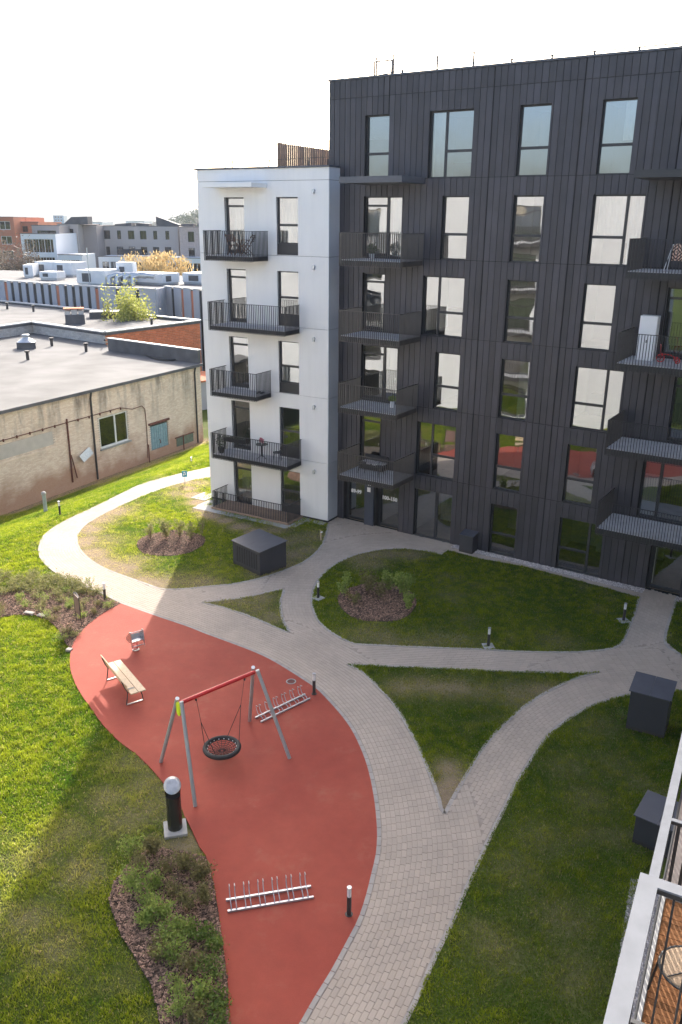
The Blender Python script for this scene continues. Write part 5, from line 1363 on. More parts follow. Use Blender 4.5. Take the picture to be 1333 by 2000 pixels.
# bike racks
def bike_rack(a, b2, c, d, label):
    a, b2, c, d = [Vector((p[0], p[1], 0)) for p in (a, b2, c, d)]
    o = (a + b2 + c + d) / 4; t = empty('bike_rack', (o.x, o.y, 0.03), 0, label, 'bike rack', 'bike racks on the red surface')
    for (p, q_) in ((a, b2), (c, d)):
        m = MB(); m.bar(p - o + Vector((0, 0, 0.03)), q_ - o + Vector((0, 0, 0.03)), 0.045, 0.045); m.build('rail', M_galv, t)
    ax = ((b2 - a) + (d - c)) / 2; L_ = ax.length; ax.normalize(); w = ((a - c) + (b2 - d)) / 2; wd = w.length; w.normalize(); st = ((a + c) / 2) - o
    for k in range(6):
        s0 = L_ * (0.075 + k * 0.166)
        m = MB()
        for off in (-0.055, 0.055):
            base = st + ax * (s0 + off)
            pts = [base - w * wd * 0.5 + Vector((0, 0, 0.05)), base - w * wd * 0.42 + Vector((0, 0, 0.12)), base + w * wd * 0.1 + Vector((0, 0, 0.13)), base + w * wd * 0.52 + Vector((0, 0, 0.14)), base + w * wd * 0.8 + Vector((0, 0, 0.30)), base + w * wd * 0.78 + Vector((0, 0, 0.36)), base + w * wd * 0.45 + Vector((0, 0, 0.38))]
            m.tube(pts, 0.011, 6)
        m.build('wheel_holder', M_galv, t)
    return t
bike_rack((-2.376, 13.875), (-0.577, 14.286), (-2.303, 13.571), (-0.511, 13.983), 'galvanised bike rack standing alone at the lower end of the red surface')
bike_rack((-2.444, 20.725), (-1.047, 22.018), (-2.261, 20.519), (-0.888, 21.790), 'galvanised bike rack behind the swing leg at the upper right of the red surface')

# heat pump housings
def housing(x, y, rz, w, d, h, rise, label, louvre=True, over=0.05):
    t = empty('unit_housing', (x, y, 0), rz, label, 'unit housing', 'dark metal unit housings on the lawns')
    b = MB(); b.box(-w / 2, w / 2, -d / 2, d / 2, 0.0, 0.14); b.build('plinth', M_pipe, t)
    b = MB()
    vs = [(-w / 2, -d / 2, .142), (w / 2, -d / 2, .142), (w / 2, d / 2, .142), (-w / 2, d / 2, .142), (-w / 2, -d / 2, h), (w / 2, -d / 2, h), (w / 2, d / 2, h + rise), (-w / 2, d / 2, h + rise)]
    b.add(vs, [(0, 3, 2, 1), (0, 1, 5, 4), (1, 2, 6, 5), (2, 3, 7, 6), (3, 0, 4, 7), (4, 5, 6, 7)]); b.build('body', M_box, t)
    for sx in ((-1, 0), (0, 1)):
        b = MB(); a_, c_ = sx[0] * (w / 2 + over) + 0.003, sx[1] * (w / 2 + over) - 0.003; o_ = over; sl = rise / d
        b.add([(a_, -d / 2 - o_, h - sl * o_ + .003), (c_, -d / 2 - o_, h - sl * o_ + .003), (c_, d / 2 + o_, h + rise + sl * o_ + .003), (a_, d / 2 + o_, h + rise + sl * o_ + .003),
               (a_, -d / 2 - o_, h - sl * o_ + .03), (c_, -d / 2 - o_, h - sl * o_ + .03), (c_, d / 2 + o_, h + rise + sl * o_ + .03), (a_, d / 2 + o_, h + rise + sl * o_ + .03)],
              [(0, 3, 2, 1), (4, 5, 6, 7), (0, 1, 5, 4), (1, 2, 6, 5), (2, 3, 7, 6), (3, 0, 4, 7)])
        b.build('roof_sheet', M_boxtop, t)
    if louvre:
        b = MB(); b.box(-w * .40, w * .40, -d / 2 - .006, -d / 2 - .001, 0.24, h - .14); b.build('louvre_backing', M_core, t)
        n = 9
        for k in range(n):
            x0 = -w * .40 + w * .8 * k / n; b = MB(); b.obox((x0 + w * .4 / n, -d / 2 - .025, (0.24 + h - .14) / 2), (1, .5, 0), (-.5, 1, 0), (0, 0, 1), w * .17 / n, .006, (h - .14 - .24) / 2); b.build('louvre_blade', M_box, t)
    return t
def mid(*ps): return (sum(p[0] for p in ps) / len(ps), sum(p[1] for p in ps) / len(ps))
housing(-3.40, 32.08, -0.80, 1.80, 1.40, 1.06, 0.12, 'wide dark unit housing with upright louvres on the lawn in front of the white block')
a2, b2 = (8.259, 20.420), (9.166, 19.911); an = math.atan2(b2[1] - a2[1], b2[0] - a2[0]); m_ = mid(a2, b2)
housing(m_[0] + 0.42 * 0.49, m_[1] + 0.42 * 0.87, an, 1.04, 0.85, 1.28, 0.12, 'tall dark unit housing on the lawn by the right-hand path junction', louvre=False)
a2, b2 = (6.967, 15.722), (7.439, 15.364); an = math.atan2(b2[1] - a2[1], b2[0] - a2[0]); m_ = mid(a2, b2)
housing(m_[0] + 0.42 * 0.46 + .18, m_[1] + 0.42 * 0.89 - .1, an, 1.0, 0.85, 0.80, 0.10, 'dark unit housing partly hidden by the near balcony rail', louvre=False)
m_ = Dp(7.55, 0.36); housing(m_[0], m_[1], DA, 0.62, 0.55, 0.82, 0.06, 'small dark unit housing on the pebbles against the dark building', louvre=False, over=0.03)

# ------------------------------------------------------------------ old warehouse
WH = empty('old_warehouse', (WARE_A[0], WARE_A[1], -3.0), math.atan2(WARE_T[1], WARE_T[0]), 'old whitewashed brick warehouse with stained walls and a flat felt roof', 'warehouse')  # lowered with the added slope so its shadow clears the path
def brick_mat():
    m = bpy.data.materials.new('stained_whitewashed_brick'); m.use_nodes = True
    nt = m.node_tree; N = nt.nodes; L = nt.links; b = N['Principled BSDF']; b.inputs['Roughness'].default_value = 0.95
    tc = N.new('ShaderNodeTexCoord'); sep = N.new('ShaderNodeSeparateXYZ'); L.new(tc.outputs['Object'], sep.inputs[0])
    mp = N.new('ShaderNodeMapping'); mp.inputs['Scale'].default_value = (1, 1, 0.22); L.new(tc.outputs['Object'], mp.inputs[0])
    n1 = N.new('ShaderNodeTexNoise'); n1.inputs['Scale'].default_value = 0.9; n1.inputs['Detail'].default_value = 8; n1.inputs['Roughness'].default_value = 0.65; L.new(mp.outputs[0], n1.inputs['Vector'])
    n2 = N.new('ShaderNodeTexNoise'); n2.inputs['Scale'].default_value = 0.55; n2.inputs['Detail'].default_value = 6; L.new(tc.outputs['Object'], n2.inputs['Vector'])
    geo = N.new('ShaderNodeNewGeometry')
    base = N.new('ShaderNodeMix'); base.data_type = 'RGBA'; base.inputs[6].default_value = (0.70, 0.55, 0.41, 1); base.inputs[7].default_value = (0.82, 0.70, 0.56, 1)
    L.new(geo.outputs['Random Per Island'], base.inputs[0])
    st = N.new('ShaderNodeMix'); st.data_type = 'RGBA'; st.inputs[7].default_value = (0.09, 0.07, 0.055, 1)
    r1 = N.new('ShaderNodeMapRange'); r1.inputs[1].default_value = 0.47; r1.inputs[2].default_value = 0.66; r1.inputs[4].default_value = 0.9; L.new(n1.outputs[0], r1.inputs[0])
    zr = N.new('ShaderNodeMapRange'); zr.inputs[1].default_value = 2.5; zr.inputs[2].default_value = 5.5; L.new(sep.outputs[2], zr.inputs[0])
    ml = N.new('ShaderNodeMath'); ml.operation = 'MULTIPLY'; L.new(r1.outputs[0], ml.inputs[0]); L.new(zr.outputs[0], ml.inputs[1])
    L.new(ml.outputs[0], st.inputs[0]); L.new(base.outputs[2], st.inputs[6])
    lo = N.new('ShaderNodeMix'); lo.data_type = 'RGBA'; lo.inputs[7].default_value = (0.42, 0.23, 0.14, 1)
    ad = N.new('ShaderNodeMath'); ad.operation = 'MULTIPLY_ADD'; ad.inputs[1].default_value = 5.0; ad.inputs[2].default_value = -1.3; L.new(n2.outputs[0], ad.inputs[0])
    sb = N.new('ShaderNodeMath'); sb.operation = 'SUBTRACT'; L.new(ad.outputs[0], sb.inputs[0]); L.new(sep.outputs[2], sb.inputs[1])
    lr = N.new('ShaderNodeMapRange'); lr.inputs[1].default_value = -0.9; lr.inputs[2].default_value = 0.5; lr.inputs[4].default_value = 0.85; L.new(sb.outputs[0], lr.inputs[0])
    L.new(lr.outputs[0], lo.inputs[0]); L.new(st.outputs[2], lo.inputs[6])
    L.new(lo.outputs[2], b.inputs['Base Color'])
    bp = N.new('ShaderNodeBump'); bp.inputs['Strength'].default_value = 0.5; bp.inputs['Distance'].default_value = 0.02; n3 = N.new('ShaderNodeTexNoise'); n3.inputs['Scale'].default_value = 25; L.new(tc.outputs['Object'], n3.inputs['Vector']); L.new(n3.outputs[0], bp.inputs['Height']); L.new(bp.outputs[0], b.inputs['Normal'])
    return m
M_brick = brick_mat()
M_mortar = pm('mortar', (0.50, 0.42, 0.34), 0.95, 0.15, 4)
XL, XR, WT = -20.0, 20.14, 6.12
wo = [(8.8, 11.6, 2.05, 4.15), (13.87, 15.85, 0.70, 2.6)]
b = MB()
for c in cells(XL, XR, 0, WT, wo): b.box(c[0], c[1], 0.0, 0.35, c[2], c[3])
b.box(XR - .35, XR, 0.35, 24, 0, WT); b.box(XL, XL + .3, .35, 24, 0, WT)
b.build('wall', M_mortar, WH)
patch = [(0.55, 4.72, 3.3, 4.15)]
vb = []
bw, bh = 0.262, 0.079
rows = int(WT / bh)
for r in range(rows):
    z = r * bh; x = -6.0 + (r % 2) * bw / 2
    while x < XR - 0.02:
        x1 = min(x + bw - 0.012, XR - 0.005); cx = (x + x1) / 2; cz = z + bh / 2
        if not any(o[0] - .05 < cx < o[1] + .05 and o[2] - .02 < cz < o[3] + .02 for o in wo + patch): vb.append((x, x1, z, z + bh - 0.012))
        x += bw
vb = np.array(vb); n = len(vb); pr_ = NR.uniform(0, 0.008, n)
V = np.zeros((n, 8, 3)); V[:, (0, 3, 4, 7), 0] = vb[:, 0:1]; V[:, (1, 2, 5, 6), 0] = vb[:, 1:2]; V[:, :2, 1] = (-0.004 - pr_)[:, None]; V[:, 4:6, 1] = (-0.004 - pr_)[:, None]; V[:, (2, 3, 6, 7), 1] = 0.02; V[:, :4, 2] = vb[:, 2:3]; V[:, 4:, 2] = vb[:, 3:4]
F = np.array([(0, 1, 5, 4), (1, 2, 6, 5), (3, 0, 4, 7), (4, 5, 6, 7), (0, 3, 2, 1)])
np_mesh('brickwork', V.reshape(-1, 3), (F[None] + (np.arange(n) * 8)[:, None, None]).reshape(-1, 4), M_brick, WH, kind='stuff')
b = MB()
vb2 = []
for r in range(rows):
    y = (r % 2) * bw / 2
    while y < 10.3: b.box(XR - 0.002, XR + 0.012, y, y + bw - .012, r * bh, r * bh + bh - .012); y += bw
b.build('end_brickwork', M_brick, WH, kind='stuff')
b = MB(); b.box(0.56, 4.70, -0.01, 0.011, 3.31, 4.14); b.build('rendered_patch', pm('faded_render_patch', (0.50, 0.46, 0.40), 0.9, 0.08, 2), WH)
b = MB(); b.box(-6, 4.9, -0.05, -0.005, 3.05, 3.14); b.build('brick_ledge', M_brick, WH)
roofA = [(XL, -0.18), (XR + .05, -0.18), (21.7, 10.5), (24.2, 13.2), (26.3, 24.4), (XL, 24.4)]
b = MB(); b.prism(roofA, WT + 0.01, WT + 0.09); b.build('roof', M_roofing, WH)
b = MB(); b.box(XL, XR + .05, -0.27, -0.185, WT - 0.10, WT + 0.10); b.build('gutter', M_roofdark, WH)
b = MB()
for i in range(40): x = XL + 1 + i * 1.0; b.box(x, x + 0.03, -0.18, -0.005, WT - .06, WT - .02)
b.build('gutter_brackets', M_flash, WH, kind='stuff')
# raised edge at the right end
b = MB(); b.obox(((20.0 + 21.7) / 2, 5.2, WT + .60), (1.6, 10.5, 0), (10.5, -1.6, 0), (0, 0, 1), 5.3, 0.15, 0.5); b.build('parapet', M_roofdark, WH)
b = MB(); b.obox(((20.0 + 21.7) / 2, 5.2, WT + 1.13), (1.6, 10.5, 0), (10.5, -1.6, 0), (0, 0, 1), 5.34, 0.20, 0.03); b.build('parapet_cap', M_flash, WH)
w = window(WH, 8.8, 11.6, 2.05, 4.15, 'two', y=0.05, t=0.10, glass=glass_mat('old_dusty_glass', (0.3, 0.3, 0.28), 0.10, 0.004), frame=pm('old_white_frame', (0.66, 0.66, 0.62), 0.7))
b = MB(); b.box(8.7, 11.75, -0.12, 0.05, 1.93, 2.03); b.build('window_sill', M_greypost, WH)
rm_ = MB(); rm_.box(8.3, 12.1, 0.36, 3.0, 1.5, 4.4); rm_.build('interior', pm('dark_store_room', (0.03, 0.03, 0.028), 0.9), WH)
d_ = MB(); d_.box(13.89, 14.84, 0.06, 0.11, 0.72, 2.45); d1_ = d_.build('door_leaf', M_tealdoor, WH)
d_ = MB(); d_.box(14.86, 15.83, 0.05, 0.10, 0.72, 2.45); d2_ = d_.build('door_leaf', M_tealdoor, WH)
for dd, xs_ in ((d1_, (14.05, 14.35, 14.6)), (d2_, (15.05, 15.35, 15.6))):
    for x in xs_:
        q_ = MB(); q_.box(x, x + 0.012, 0.045 if dd is d2_ else 0.055, 0.06, 0.75, 2.42); q_.build('plank_seam', M_pipe, dd)
q_ = MB(); q_.tube([(14.8, 0.0, 1.35), (14.9, -0.03, 1.3), (14.92, 0.0, 1.05)], 0.025, 6); q_.build('door_chain', M_rust, WH)
q_ = MB(); q_.box(13.7, 16.0, -0.12, 0.1, 2.62, 2.76); q_.build('door_lintel', M_rust, WH)
q_ = MB(); q_.box(13.87, 15.85, 0.05, 0.35, 0.3, 0.70); q_.build('door_step', M_rust, WH)
q_ = MB(); q_.box(16.75, 18.8, -0.05, -0.006, 0.35, 1.0); q_.build('green_board', M_greenp, WH); q_ = MB(); q_.box(16.6, 18.9, -0.08, -0.006, 1.01, 1.08); q_.build('green_board_ledge', M_rust, WH)
for x in (8.15, 19.3):
    q_ = MB(); q_.tube([(x, -0.10, 0.1), (x, -0.10, WT - .5), (x, -0.2, WT - .1)], 0.065, 8); q_.build('downpipe', M_pipe, WH)
q_ = MB(); q_.tube([(5.9, -0.09, 0.5), (5.93, -0.09, 4.7)], 0.055, 8); q_.tube([(6.3, -0.12, 0.7), (6.0, -0.09, 2.3)], 0.04, 6); q_.build('rusty_pole', M_rust, WH)
q_ = MB(); q_.tube([(-5, -0.06, 4.42), (3.6, -0.06, 4.44), (10.9, -0.06, 4.48), (12.1, -0.06, 4.15), (13.1, -0.06, 4.2), (13.4, -0.06, 3.9), (13.45, -0.06, 2.4), (13.35, -0.06, 0.3)], 0.028, 6); q_.build('wall_cable', M_rust, WH)
for i in range(12):
    q_ = MB(); x = -0.1 + i * 1.0; q_.box(x, x + .05, -0.10, -.005, 4.33, 4.5); q_.build('cable_clip', M_rust, WH)
q_ = MB(); q_.obox((7.1, -0.3, 2.1), (1, 0, .45), (0, 1, -.35), (-.45, .35, 1), 0.5, 0.03, 0.26); q_.build('loose_sheet', M_galv, WH)
for (x, h_) in ((13.0, 1.45), (17.0, 1.3)):
    q_ = MB(); q_.tube([(x, -0.5, 0), (x, -0.5, h_)], 0.045, 6); q_.build('fence_post', M_rust, WH)
def roof_vent(x, y, z, label, kind='cowl'):
    t = empty('roof_vent', (x, y, z), 0.3, label, 'roof vent')
    if kind == 'cowl':
        b = MB(); b.box(-.75, .75, -.6, .6, 0, 0.55); b.build('base', M_roofdark, t); b = MB()
        b.lathe([(0.75, 0.55), (0.5, 0.75), (0.28, 0.85), (0.26, 1.05), (0.33, 1.05), (0.3, 1.15), (0.001, 1.15)], 12); b.build('cowl', M_galv, t)
    elif kind == 'chimney':
        b = MB(); b.box(-.9, .9, -.7, .7, 0, 0.9); b.build('base', M_roofdark, t)
        for i in range(6):
            b = MB(); b.box(-.9 + (i % 3) * .62, -.9 + (i % 3) * .62 + .5, -.6 + (i // 3) * .7, -.6 + (i // 3) * .7 + .5, 0.905, 1.25 + .12 * (i % 2)); b.build('brick_pier', M_whbrick, t)
        b = MB(); b.box(-1.0, 0.9, -.7, .6, 1.42, 1.5); b.build('cap_slab', M_orange, t)
    elif kind == 'skylight':
        b = MB(); b.box(-1.6, 1.6, -.9, .9, 0, 0.6); b.build('kerb', M_roofdark, t); b = MB(); b.box(-1.5, 1.5, -.8, .8, .605, .66); b.build('glazing', M_greypost, t)
    else:
        b = MB(); b.cyl((0, 0), 0.12, 0, 0.6, 8); b.cyl((0, 0), 0.2, 0.6, 0.72, 8); b.build('pipe', M_pipe, t)
    return t
za = -3 + WT + 0.09
roof_vent(*(-26.893, 71.001), za, 'wide dark vent with a round metal cowl on the near felt roof')
for p, lb in (((-25.194, 72.321), 'short vent pipe on the near felt roof, left of centre'), ((-21.338, 69.320), 'short vent pipe on the near felt roof, the right one'), ((-24.596, 64.866), 'short vent pipe on the near felt roof, nearest the wall')): roof_vent(p[0], p[1], za, lb, 'pipe')
t = empty('roof_hose', (0, 0, 0), 0, 'black hose looped over the near felt roof', 'hose')
hp = [(-20.326, 71.360), (-21.786, 77.145), (-20.184, 73.546), (-17.619, 70.364), (-15.001, 65.875), (-13.399, 64.957), (-13.088, 66.506), (-13.905, 68.607), (-15.935, 70.180), (-18.273, 71.808)]
hz = [4.9, 3.9, 3.3] + [3.27] * 7
sc = smooth_curve(hp, 0.4); b = MB(); b.tube([(q_[0], q_[1], 3.9 if i < 1 else max(3.27, 3.9 - i * 0.06)) for i, q_ in enumerate(sc)], 0.07, 6); b.build('hose', M_black, t)

# higher brick building behind the warehouse
RB_ = empty('brick_hall', (0, 0, -3), 0, 'higher old brick hall with one orange brick side behind the warehouse roof', 'brick building')
Q0, Q1, Q2, Q3, Q4 = (-34.283, 71.024), (-29.832, 80.716), (-20.902, 73.699), (-14.158, 83.282), (-40.975, 101.374)
Q5 = (-56.698, 108.245); TB = 7.3
def wall_line(a, b2, z0, z1, th, m, name, parent):
    b = MB(); b.bar((a[0], a[1], (z0 + z1) / 2), (b2[0], b2[1], (z0 + z1) / 2), th, z1 - z0); return b.build(name, m, parent)
b = MB(); b.prism([Q0, Q1, Q2, Q3, Q4, Q5][::-1], 0, TB - 0.35); b.build('body', M_mortar, RB_)
b = MB(); b.prism([Q0, Q1, Q2, Q3, Q4, Q5][::-1], TB - 0.345, TB - 0.25); b.build('roof', M_roofing, RB_)
def brick_face(a, b2, z0, z1, m, name, parent, out=1):
    a = np.array(a); b2 = np.array(b2); d = b2 - a; L_ = np.linalg.norm(d); d /= L_; nn = np.array([d[1], -d[0]]) * out; bb = MB(); bb.v = []
    rows_ = int((z1 - z0) / 0.16)
    for r in range(rows_):
        s = (r % 2) * 0.26
        while s < L_ - .1:
            e = min(s + 0.51, L_); p0 = a + d * s; p1 = a + d * e
            bb.obox(((p0[0] + p1[0]) / 2 + nn[0] * .02, (p0[1] + p1[1]) / 2 + nn[1] * .02, z0 + r * .16 + .08), (d[0], d[1], 0), (nn[0], nn[1], 0), (0, 0, 1), (e - s) / 2 - .01, .03, .07)
            s += 0.52
    return bb.build(name, m, parent, kind='stuff')
brick_face(Q2, Q3, 2.0, TB - .05, M_orange, 'orange_brickwork', RB_); brick_face(Q0, Q1, 5.9, TB - .05, M_whbrick, 'white_brickwork', RB_); brick_face(Q1, Q2, 5.9, TB - .05, M_whbrick, 'white_brickwork', RB_)
for (a, c) in ((Q0, Q1), (Q1, Q2), (Q2, Q3), (Q3, Q4)):
    wall_line(a, c, TB - .06, TB + .04, 0.5, M_flash, 'coping', RB_); wall_line(a, c, TB - .3, TB - .065, 0.3, M_roofdark, 'parapet', RB_)
q_ = MB(); q_.tube([((-20.009, 84.547)[0], (-20.009, 84.547)[1] - .1, 4.2), ((-20.009, 84.547)[0], (-20.009, 84.547)[1] - .1, TB)], 0.05, 6); q_.build('downpipe', M_rust, RB_)
zb_ = -3 + TB - .25
roof_vent(*(-25.882, 81.520), zb_, 'crumbling brick chimney block on the far felt roof', 'chimney')
roof_vent(*(-24.436, 86.973), zb_, 'long low dark skylight on the far felt roof', 'skylight')
for p, lb in (((-37.284, 94.055), 'short vent pipe on the far felt roof, leftmost'), ((-33.542, 91.682), 'short vent pipe on the far felt roof, second from left'), ((-18.263, 80.469), 'short vent pipe near the right corner of the far felt roof')): roof_vent(p[0], p[1], zb_, lb, 'pipe')

# ------------------------------------------------------------------ long grey hall with slit windows
GH = empty('grey_hall', (0, 0, -3), 0, 'long light grey panelled hall with dark and orange slit windows', 'building')
M_gpan = pm('grey_facade_panel', (0.42, 0.43, 0.47), 0.7, 0.05, 0.5, obj_var=0.04)
M_slit = pm('dark_slit_glazing', (0.03, 0.032, 0.036), 0.35)
M_opan = pm('orange_infill_panel', (0.55, 0.20, 0.11), 0.7, 0.1, 1)
g0, g1, g2, g3, g4 = (-51.850, 105.628), (-41.833, 104.251), (-27.072, 95.533), (-20.545, 93.419), (-20.233, 97.116)
g5 = (-11.348, 89.755)
HB = 9.4
b = MB(); b.prism([g0, g1, g2, g3, g4, g5, (g5[0] + 10, g5[1] + 30), (g0[0], g0[1] + 40)][::-1] if False else [(g0[0] - 2, g0[1] + 22), (g5[0] + 10, g5[1] + 22), g5, g4, g3, g2, g1, g0], 0, HB - .2); b.build('body', M_core, GH)
b = MB(); b.prism([(g0[0] - 2, g0[1] + 22), (g5[0] + 10, g5[1] + 22), g5, g4, g3, g2, g1, g0], HB - .195, HB - .1); b.build('roof', M_roofdark, GH)
def panel_run(a, c, pitch, gap, seed, orange=True):
    rd = random.Random(seed); a = np.array(a); c = np.array(c); d = c - a; L_ = np.linalg.norm(d); d /= L_; s = 0
    while s < L_ - .2:
        w_ = (pitch - gap) * rd.uniform(0.85, 1.1); e = min(s + w_, L_)
        b = MB(); b.bar((*(a + d * s + np.array([d[1], -d[0]]) * .06), HB / 2), (*(a + d * e + np.array([d[1], -d[0]]) * .06), HB / 2), 0.12, HB); b.build('wall_panel', M_gpan, GH)
        s2 = e + gap
        if s2 < L_:
            b = MB(); b.bar((*(a + d * e), 7.6), (*(a + d * s2), 7.6), 0.04, 3.2); b.build('slit_window', M_slit if rd.random() < .85 else M_opan, GH)
            if orange:
                b = MB(); b.bar((*(a + d * (e + .12) + np.array([d[1], -d[0]]) * .03), 5.0), (*(a + d * s2 + np.array([d[1], -d[0]]) * .03), 5.0), 0.05, 3.0); b.build('infill_panel', M_opan, GH)
        s = s2
panel_run(g0, g1, 1.25, 0.55, 1); panel_run(g1, g2, 1.30, 0.55, 2); panel_run(g2, g3, 2.6, 0.5, 3, False); panel_run(g3, g4, 1.2, 0.1, 4, False); panel_run(g4, g5, 1.6, 0.45, 5, False)
for (a, c) in ((g0, g1), (g1, g2), (g2, g3), (g4, g5)): wall_line(a, c, HB, HB + .12, 0.4, M_flash, 'coping', GH)
M_hvac = pm('white_hvac_casing', (0.72, 0.73, 0.74), 0.5, 0.05, 2)
def hvac(pxl, pxr, pyb, h, dep, label, z=6.4):
    a, c = pxl, pxr
    t = empty('rooftop_unit', (a[0], a[1], 6.3), math.atan2(c[1] - a[1], c[0] - a[0]), label, 'rooftop unit', 'rooftop units on the grey hall')
    w_ = math.hypot(c[0] - a[0], c[1] - a[1])
    k = max(1, int(w_ / 2.5))
    for i in range(k):
        b = MB(); b.box(w_ * i / k + .02, w_ * (i + 1) / k - .02, 0, dep, 0.25, h); b.build('casing', M_hvac, t)
        b = MB(); b.box(w_ * (i + .2) / k, w_ * (i + .5) / k, -.03, -.002, 0.4, h * .8); b.build('grille', M_roofdark, t)
    b = MB(); b.box(0.1, w_ - .1, .1, dep - .1, 0, .25); b.build('support', M_galv, t)
    return t
hvac((-41.358, 110.985), (-40.158, 111.156), 0, 1.6, 4, 'white rooftop unit, leftmost on the grey hall')
hvac((-41.677, 116.235), (-35.875, 113.844), 0, 1.8, 3, 'longest white rooftop unit on the grey hall')
hvac((-38.102, 107.524), (-35.716, 106.911), 0, 1.0, 2, 'low white rooftop unit in front of the longest one')
hvac((-31.030, 99.696), (-27.377, 98.557), 0, 1.7, 4, 'white rooftop unit in the middle of the grey hall')
hvac((-21.148, 100.137), (-19.609, 102.817), 0, 1.3, 5, 'white rooftop unit left of the white block edge')
hvac((-19.309, 102.856), (-15.142, 100.894), 0, 1.3, 5, 'white rooftop unit partly behind the white block')
hvac((-26.934, 101.872), (-24.788, 101.312), 0, 2.5, 1.0, 'tall dark screened rooftop unit right of the middle')
t = empty('roof_duct', (*(-26.919, 98.614), 6.3), 0, 'bundle of silver ducts on the grey hall roof', 'duct')
b = MB()
for i in range(4): b.tube([(i * .9, 0, 0.2), (i * .9, 0, 1.0), (i * .9 + .8, .4, 1.3), (i * .9 + 2.4, .4, 1.1)], 0.3, 8)
b.build('duct_run', M_galv, t)
b = MB(); b.tube([(-2.3, 0, 0), (-2.3, 0, 4.2)], 0.06, 6); b.build('mast', M_galv, t)

# ------------------------------------------------------------------ apartment blocks beyond
M_fw = pm('far_white_render', (0.72, 0.73, 0.75), 0.8, 0.03, .3); M_fb = pm('far_taupe_render', (0.42, 0.37, 0.335), 0.8, 0.04, .3); M_fb2 = pm('far_brown_render', (0.32, 0.28, 0.26), 0.8, 0.04, .3)
M_fr = pm('far_orange_brick', (0.46, 0.17, 0.10), 0.85, 0.08, .5); M_fgl = glass_mat('far_dark_pane', (0.10, 0.11, 0.12), 0.12, 0.0)
def far_block(l, r, D, dep, rows_, cols_, m, label, zt=None, z0=-3.0, skew=0.0, ww=1.5, wh=1.9, first=None, seed=0, storey=3.0, frame=None, cat='apartment building', edge=1.0):
    """l, r = (x, z) of the top corners on the plane y = D"""
    x0, x1 = l[0], r[0]; zt = (l[1] + r[1]) / 2 if zt is None else zt
    t = empty('apartment_building' if cat != 'tower' else 'tower_block', (x0, D, z0), skew, label, cat)
    W_ = (x1 - x0) / math.cos(skew); H_ = zt - z0
    os_ = []
    rd = random.Random(seed)
    for r_ in range(rows_):
        zz = H_ - 0.8 - wh - r_ * storey
        for c in range(cols_):
            xc = edge + (W_ - 2 * edge) * (c + .5) / cols_; w2 = ww * rd.choice((0.6, 1, 1)) if frame is None else ww
            if zz > 0: os_.append((xc - w2 / 2, xc + w2 / 2, zz, zz + wh))
    b = MB()
    for c in cells(0, W_, 0, H_, os_): b.box(c[0], c[1], 0, 0.35, c[2], c[3])
    b.box(0, .3, .35, dep, 0, H_); b.box(W_ - .3, W_, .35, dep, 0, H_); b.box(0.3, W_ - .3, dep - .3, dep, 0, H_); b.box(0.3, W_ - .3, 0.35, dep - .3, H_ - .3, H_ - .05)
    b.build('wall', m, t)
    b = MB(); b.box(.3, W_ - .3, 1.3, 1.4, 0, H_ - .4); b.build('interior', M_roofdark, t)
    for (a, c, d, e) in os_:
        f = MB(); tt = 0.09; f.box(a, a + tt, .12, .2, d, e); f.box(c - tt, c, .12, .2, d, e); f.box(a + tt, c - tt, .12, .2, e - tt, e); f.box(a + tt, c - tt, .12, .2, d, d + tt); f.box((a + c) / 2 - .04, (a + c) / 2 + .04, .12, .2, d + tt, e - tt)
        fo = f.build('window', frame or M_frame, t)
        f = MB(); f.quad((a, .16, d), (c, .16, d), (c, .16, e), (a, .16, e)); f.build('pane', M_fgl, fo)
    b = MB(); b.box(-.1, W_ + .1, -.08, .4, H_ + .002, H_ + .12); b.build('roof_edge', M_roofdark, t)
    return t, W_, H_
far_block((-55.663, 10.944), (-49.664, 10.997), 150, 14, 4, 5, M_fw, 'white apartment block with tall gridded windows, front left', seed=1, ww=1.1, wh=2.3, frame=M_fw, edge=.5)
t, W_, H_ = far_block((-55.720, 12.149), (-50.854, 12.365), 156, 12, 1, 4, M_fb2, 'set-back glazed top storey above the gridded white block', seed=2)
far_block((-53.075, 12.488), (-49.279, 12.521), 162, 14, 3, 2, M_fb, 'taupe apartment block with reflecting bay windows', seed=3, ww=1.1)
far_block((-50.403, 12.314), (-46.737, 12.255), 165, 18, 0, 0, M_fb2, 'blank brown end wall of an apartment block', seed=4)
far_block((-48.838, 7.629), (-44.803, 7.665), 148, 8, 2, 4, M_fw, 'low white wing in front of the taupe block', seed=5, ww=0.8, wh=2.3, frame=M_fw, edge=.4)
t, W_, H_ = far_block((-48.352, 12.207), (-32.227, 12.161), 170, 16, 4, 6, M_fb, 'long taupe apartment block in the centre distance with two dark balconies', seed=6, ww=1.25, wh=1.6)
for (x, zz) in ((W_ * .42, H_ - 5.3), (W_ * .42, H_ - 9.2)):
    b = MB(); b.box(x - 2.3, x + 2.3, -1.2, 0, zz - .2, zz); bb = b.build('balcony', M_frame, t); b = MB(); b.box(x - 2.3, x + 2.3, -1.25, -1.2, zz, zz + 1.1); b.build('railing', M_frame, bb)
far_block((-31.651, 12.182), (-24.769, 12.057), 168, 16, 3, 2, pm('far_beige_render', (0.42, 0.34, 0.30), 0.8), 'beige end block of the long taupe building', seed=7, ww=1.2, edge=1)
far_block((-45.425, 6.924), (-35.192, 6.834), 160, 9, 2, 6, M_fw, 'low white row of flats with large windows, left of the yellow willow', seed=8, ww=1.35, wh=2.3, frame=M_fw, edge=.5)
